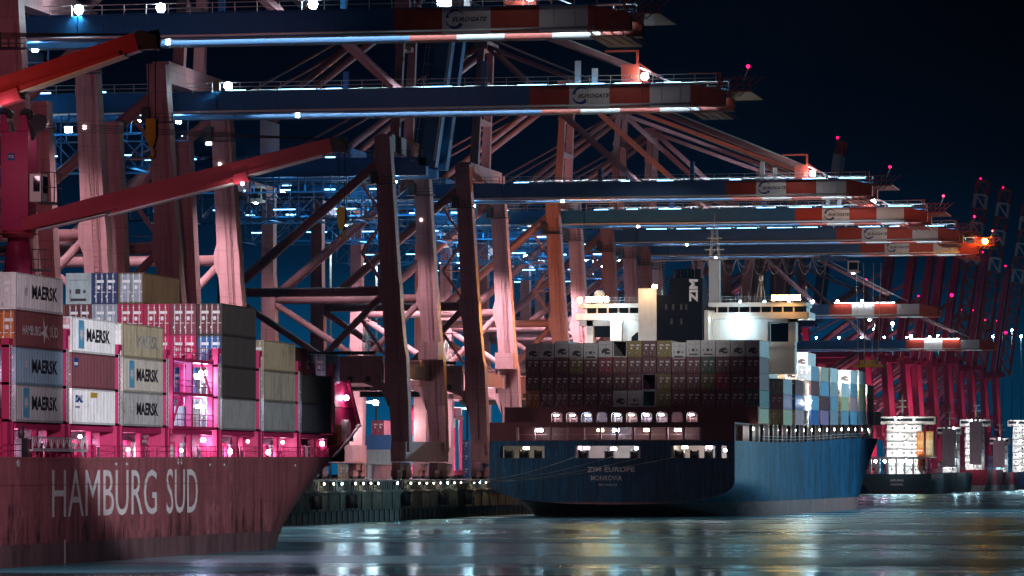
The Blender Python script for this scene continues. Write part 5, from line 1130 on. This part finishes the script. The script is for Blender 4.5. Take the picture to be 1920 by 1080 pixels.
# ================================================================== FAR SHIPS
def far_ship(s, r0, r1, L, hull, label, ztop, decks, hw0, hw1, zt, front=False, txt=None, fun=True):
    c = (r0 + r1)/2; b_ = (r1 - r0)/2; t_ = thing('moored_ship', label, 'ship', (c, s + L/2, 0), 'moored ships in the distance')
    mb = MB()
    for sd in (1, -1):
        R = []
        for i in range(25):
            v = i/24; y = s + L*v; ring = []
            for j in range(9):
                z = -1 + (ztop + 1)*j/8; w_ = b_*(1 - max(0, (v - (.72 + .12*j/8))/(.28 - .12*j/8))**2.0) if v < 1 else 0
                if v < .2 and z < 4: w_ *= (1 - .35*((4 - z)/5)*(1 - v/.2))
                ring.append((c + sd*w_, y + (0 if v < .9 else (v - .9)*8*j/8*3), z))
            R.append(ring)
        mb.loft(R, 0, True, False, False)
    R0 = []
    for j in range(9): z = -1 + (ztop + 1)*j/8; w_ = b_*(1 - (.35*((4 - z)/5) if z < 4 else 0)); R0.append([(c - w_, s, z), (c + w_, s, z)])
    mb.loft(R0, 0, False, False, False); mb.box(c - b_*.98, c + b_*.98, s + .1, s + L*.72, ztop - .8, ztop - .6); mb.build('hull', hull, t_)
    ha = c + b_*hw0; hb = c + b_*hw1; yb = s + 14
    mb = MB()
    for k in range(decks):
        z = ztop + k*2.9; mb.box(ha + .4, hb - .4, yb + .6 + .35*k, yb + 12, z, z + 2.75); mb.box(ha, hb, yb - .4 + .3*k, yb + 12, z + 2.62, z + 2.9, 1)
        for e in (.5, 1.0): mb.box(ha, hb, yb - .38 + .3*k, yb - .32 + .3*k, z + 2.9 + e, z + 2.97 + e)
    z = ztop + decks*2.9; mb.box(c - b_, c + b_, yb + 2, yb + 9, z, z + 2.7); mb.build('superstructure', [SHIPWHT, DARK], t_)
    mb = MB()
    for k in range(decks):
        for j in (1, 2, 4, 6, 7): wx = ha + .9 + (hb - ha - 1.8)*j/8; mb.box(wx - .3, wx + .3, yb + .56 + .35*k, yb + .6 + .35*k, ztop + k*2.9 + 1.2, ztop + k*2.9 + 1.9)
    mb.build('deck_window', GLASS, t_)
    mb = MB()
    for k in range(decks - 1): xm = ha + (hb - ha)*(.3 if k % 2 else .55); mb.beam((xm, yb - .3 + .3*k, ztop + k*2.9), (xm + 2.6, yb - .3 + .3*k, ztop + (k + 1)*2.9), .5, .18)
    mb.build('deck_stair', DARK, t_)
    mb = MB(); mb.box(c - b_*.95, c + b_*.95, yb + 1.93, yb + 1.98, z + 1.0, z + 2.1); mb.build('bridge_window', GLASS, t_)
    mb = MB(); mb.tube((c, yb + 6, z + 2.7), (c, yb + 6, z + 11), .35); mb.box(c - 2, c + 2, yb + 5.8, yb + 6.2, z + 6, z + 6.3); mb.box(c - 1.4, c + 1.4, yb + 5.8, yb + 6.2, z + 8.2, z + 8.5); mb.build('mast', STEEL, t_)
    if fun:
        mb = MB(); fx = c + b_*.1; mb.box(fx - 2.4, fx + 2.4, yb - 5, yb - .6, ztop + 2, z + 1.8); mb.tube((fx - 1, yb - 3, z + 1.8), (fx - 1, yb - 3, z + 3.4), .5); mb.tube((fx + .8, yb - 3, z + 1.8), (fx + .8, yb - 3, z + 3.4), .4); mb.build('funnel', STEEL, t_)
    for k in range(decks + 1):
        for e in (.4,):
            q_ = Vector((ha + (hb - ha)*e + (k % 2)*2, yb - .1 + .3*k, ztop + k*2.9 + 2.35)); mb = MB(); mb.ball(q_, .36, 0, 8); mb.build('deck_lamp', L_S, t_)
        for e in (.25, .75): point(Vector((ha + (hb - ha)*e, yb - 2.5 + .3*k, ztop + k*2.9 + 1.7)), 420, (.92, .97, 1) if s > 1000 else (1, 1, 1), .5, t_)
    point((c, s - 7, ztop + 3), 600, (1, .95, .95), .4, t_); point((r1 + 5, s + L*.4, ztop + 4), 2200, (.8, .92, 1), .4, t_)  # unseen points with no fixture, added to brighten the hull
    mb = MB()
    for k in range(14): x = r0 + (r1 - r0)*k/13; mb.box(x - .08, x + .08, s + .2, s + .36, ztop, ztop + 1.1)
    mb.box(r0, r1, s + .2, s + .3, ztop + 1.0, ztop + 1.12); mb.build('rail', STEEL, t_)
    if txt:
        mb = MB(); put_text(mb, txt[0], lambda u, v: (c - 2.2 + 4.8*u, s - .06, ztop - 2.6 + .8*v), 0, .02); put_text(mb, txt[1], lambda u, v: (c - 2.0 + 4.4*u, s - .06, ztop - 4.0 + .7*v), 0, .02); mb.build('lettering', TXTW, t_)
    return t_, c, b_, yb, z
s = 1452
t_, c, b_, yb, z = far_ship(s, on_s(1616, 900, s).x, on_s(1746, 900, s).x, 100, FHULL, 'dark green-hulled ship with dazzling white decks and an orange lifeboat at its stern', 7.0, 6, -.45, .62, 22, txt=('ARUNA', 'LIMASSOL'), fun=False)
x0 = on_s(1718, 830, s + 6).x
mb = MB(); mb.box(x0 - .4, x0 + 6.4, s + 5, s + 13, 12.6, 13.0); mb.build('container_platform', STEEL, t_)
for j, (cx_, cns) in enumerate(((x0 + 1.3, ('orange', (.55, .26, .07), (.42, .16, .07))), (x0 + 4.7, ((.6, .5, .3), (.62, .56, .42), (.6, .42, .2))))):
    for k in range(3): container(cx_, s + 9, 13.1 + 2.9*k, cns[k], ('orange' if j == 0 else 'cream') + ' container lit from behind on the far white ship, ' + ('lowest', 'middle', 'topmost')[k], 'containers on far ships', L=6.06, corr=False, bm=BARSD)
mb = MB(); lx = on_s(1727, 860, s + 1).x; mb.loft([[(lx + w_*math.cos(k*math.pi/5), s + 1.6 + w_*math.sin(k*math.pi/5)*.9, zz) for k in range(10)] for w_, zz in ((.3, 7.4), (1.2, 8.6), (1.6, 11), (1.3, 13.2), (.4, 14.6))], 0, True); mb.build('lifeboat', ORANGE, t_)
point((x0 + 2, s + 1, 19), 1500, (1, .75, .35), .5, t_); point((x0 - 6, s + 8, 29), 900, (1, .75, .45), .5, t_)
mb = MB()
for k in range(7): r = on_s(1632 + k*16, 870, s).x; mb.box(r - .35, r + .35, s + .4, s + .9, 7, 12.4)
mb.box(on_s(1625, 870, s).x, on_s(1745, 870, s).x, s + .3, s + 1.0, 12.2, 12.9); mb.build('stern_gallery', STEEL, t_)
for k in range(6):
    r = on_s(1640 + k*17, 870, s).x; mb = MB(); mb.ball((r, s + 3, 11.4), .5, 0, 8); mb.build('gallery_lamp', L_W, t_); point((r, s + 3.2, 10.4), 60, (.95, .97, 1), .3, t_)
s = 1575
far_ship(s, on_s(1750, 900, s).x, on_s(1794, 900, s).x, 80, FHULL, 'small dark feeder ship with a grey tower behind the white decks', 7.5, 5, -.6, .8, 20)
s = 1660
far_ship(s, on_s(1793, 900, s).x, on_s(1852, 900, s).x, 90, FHULLR, 'dark red-hulled ship with a white waterline band and white upper decks', 8.6, 6, -.7, .5, 20)
s = 1740
far_ship(s, on_s(1850, 900, s).x, on_s(1886, 900, s).x, 80, FHULLR, 'small bright red ship with blue boxes near the frame edge', 7.6, 4, -.5, .8, 18)
s = 1850
far_ship(s, on_s(1884, 900, s).x, on_s(1965, 900, s).x, 110, FHULLB, 'dark blue-hulled ship with white bridge wings cut by the frame edge', 7.8, 7, -.8, .2, 24)
for i, (px, tr_, cn, lb) in enumerate(((1858, 0, 'blue', 'bright blue container on the small far red ship, lower'), (1858, 1, 'blue', 'bright blue container on the small far red ship, upper'), (1874, 0, 'cyan', 'teal container on the small far red ship'))):
    p = on_s(px, 850, 1755); container(p.x, 1760, 9 + tr_*2.9, cn, lb, 'containers on far ships', corr=False, bm=BARSD)

# ================================================================== AIR
mb = MB(); mb.box(-700, 420, -20, 2600, -4.5, 190)
HAZE = bpy.data.materials.new('night_haze'); HAZE.use_nodes = True; t = HAZE.node_tree; t.nodes.remove(t.nodes['Principled BSDF'])
pv = t.nodes.new('ShaderNodeVolumePrincipled'); pv.inputs['Color'].default_value = (.22, .60, 1, 1); pv.inputs['Density'].default_value = .000045; pv.inputs['Anisotropy'].default_value = .55
t.links.new(pv.outputs[0], t.nodes['Material Output'].inputs['Volume'])
hz = mb.build('haze', HAZE); hz['kind'] = 'stuff'
sc.cycles.volume_max_steps = 64; sc.cycles.volume_bounces = 0
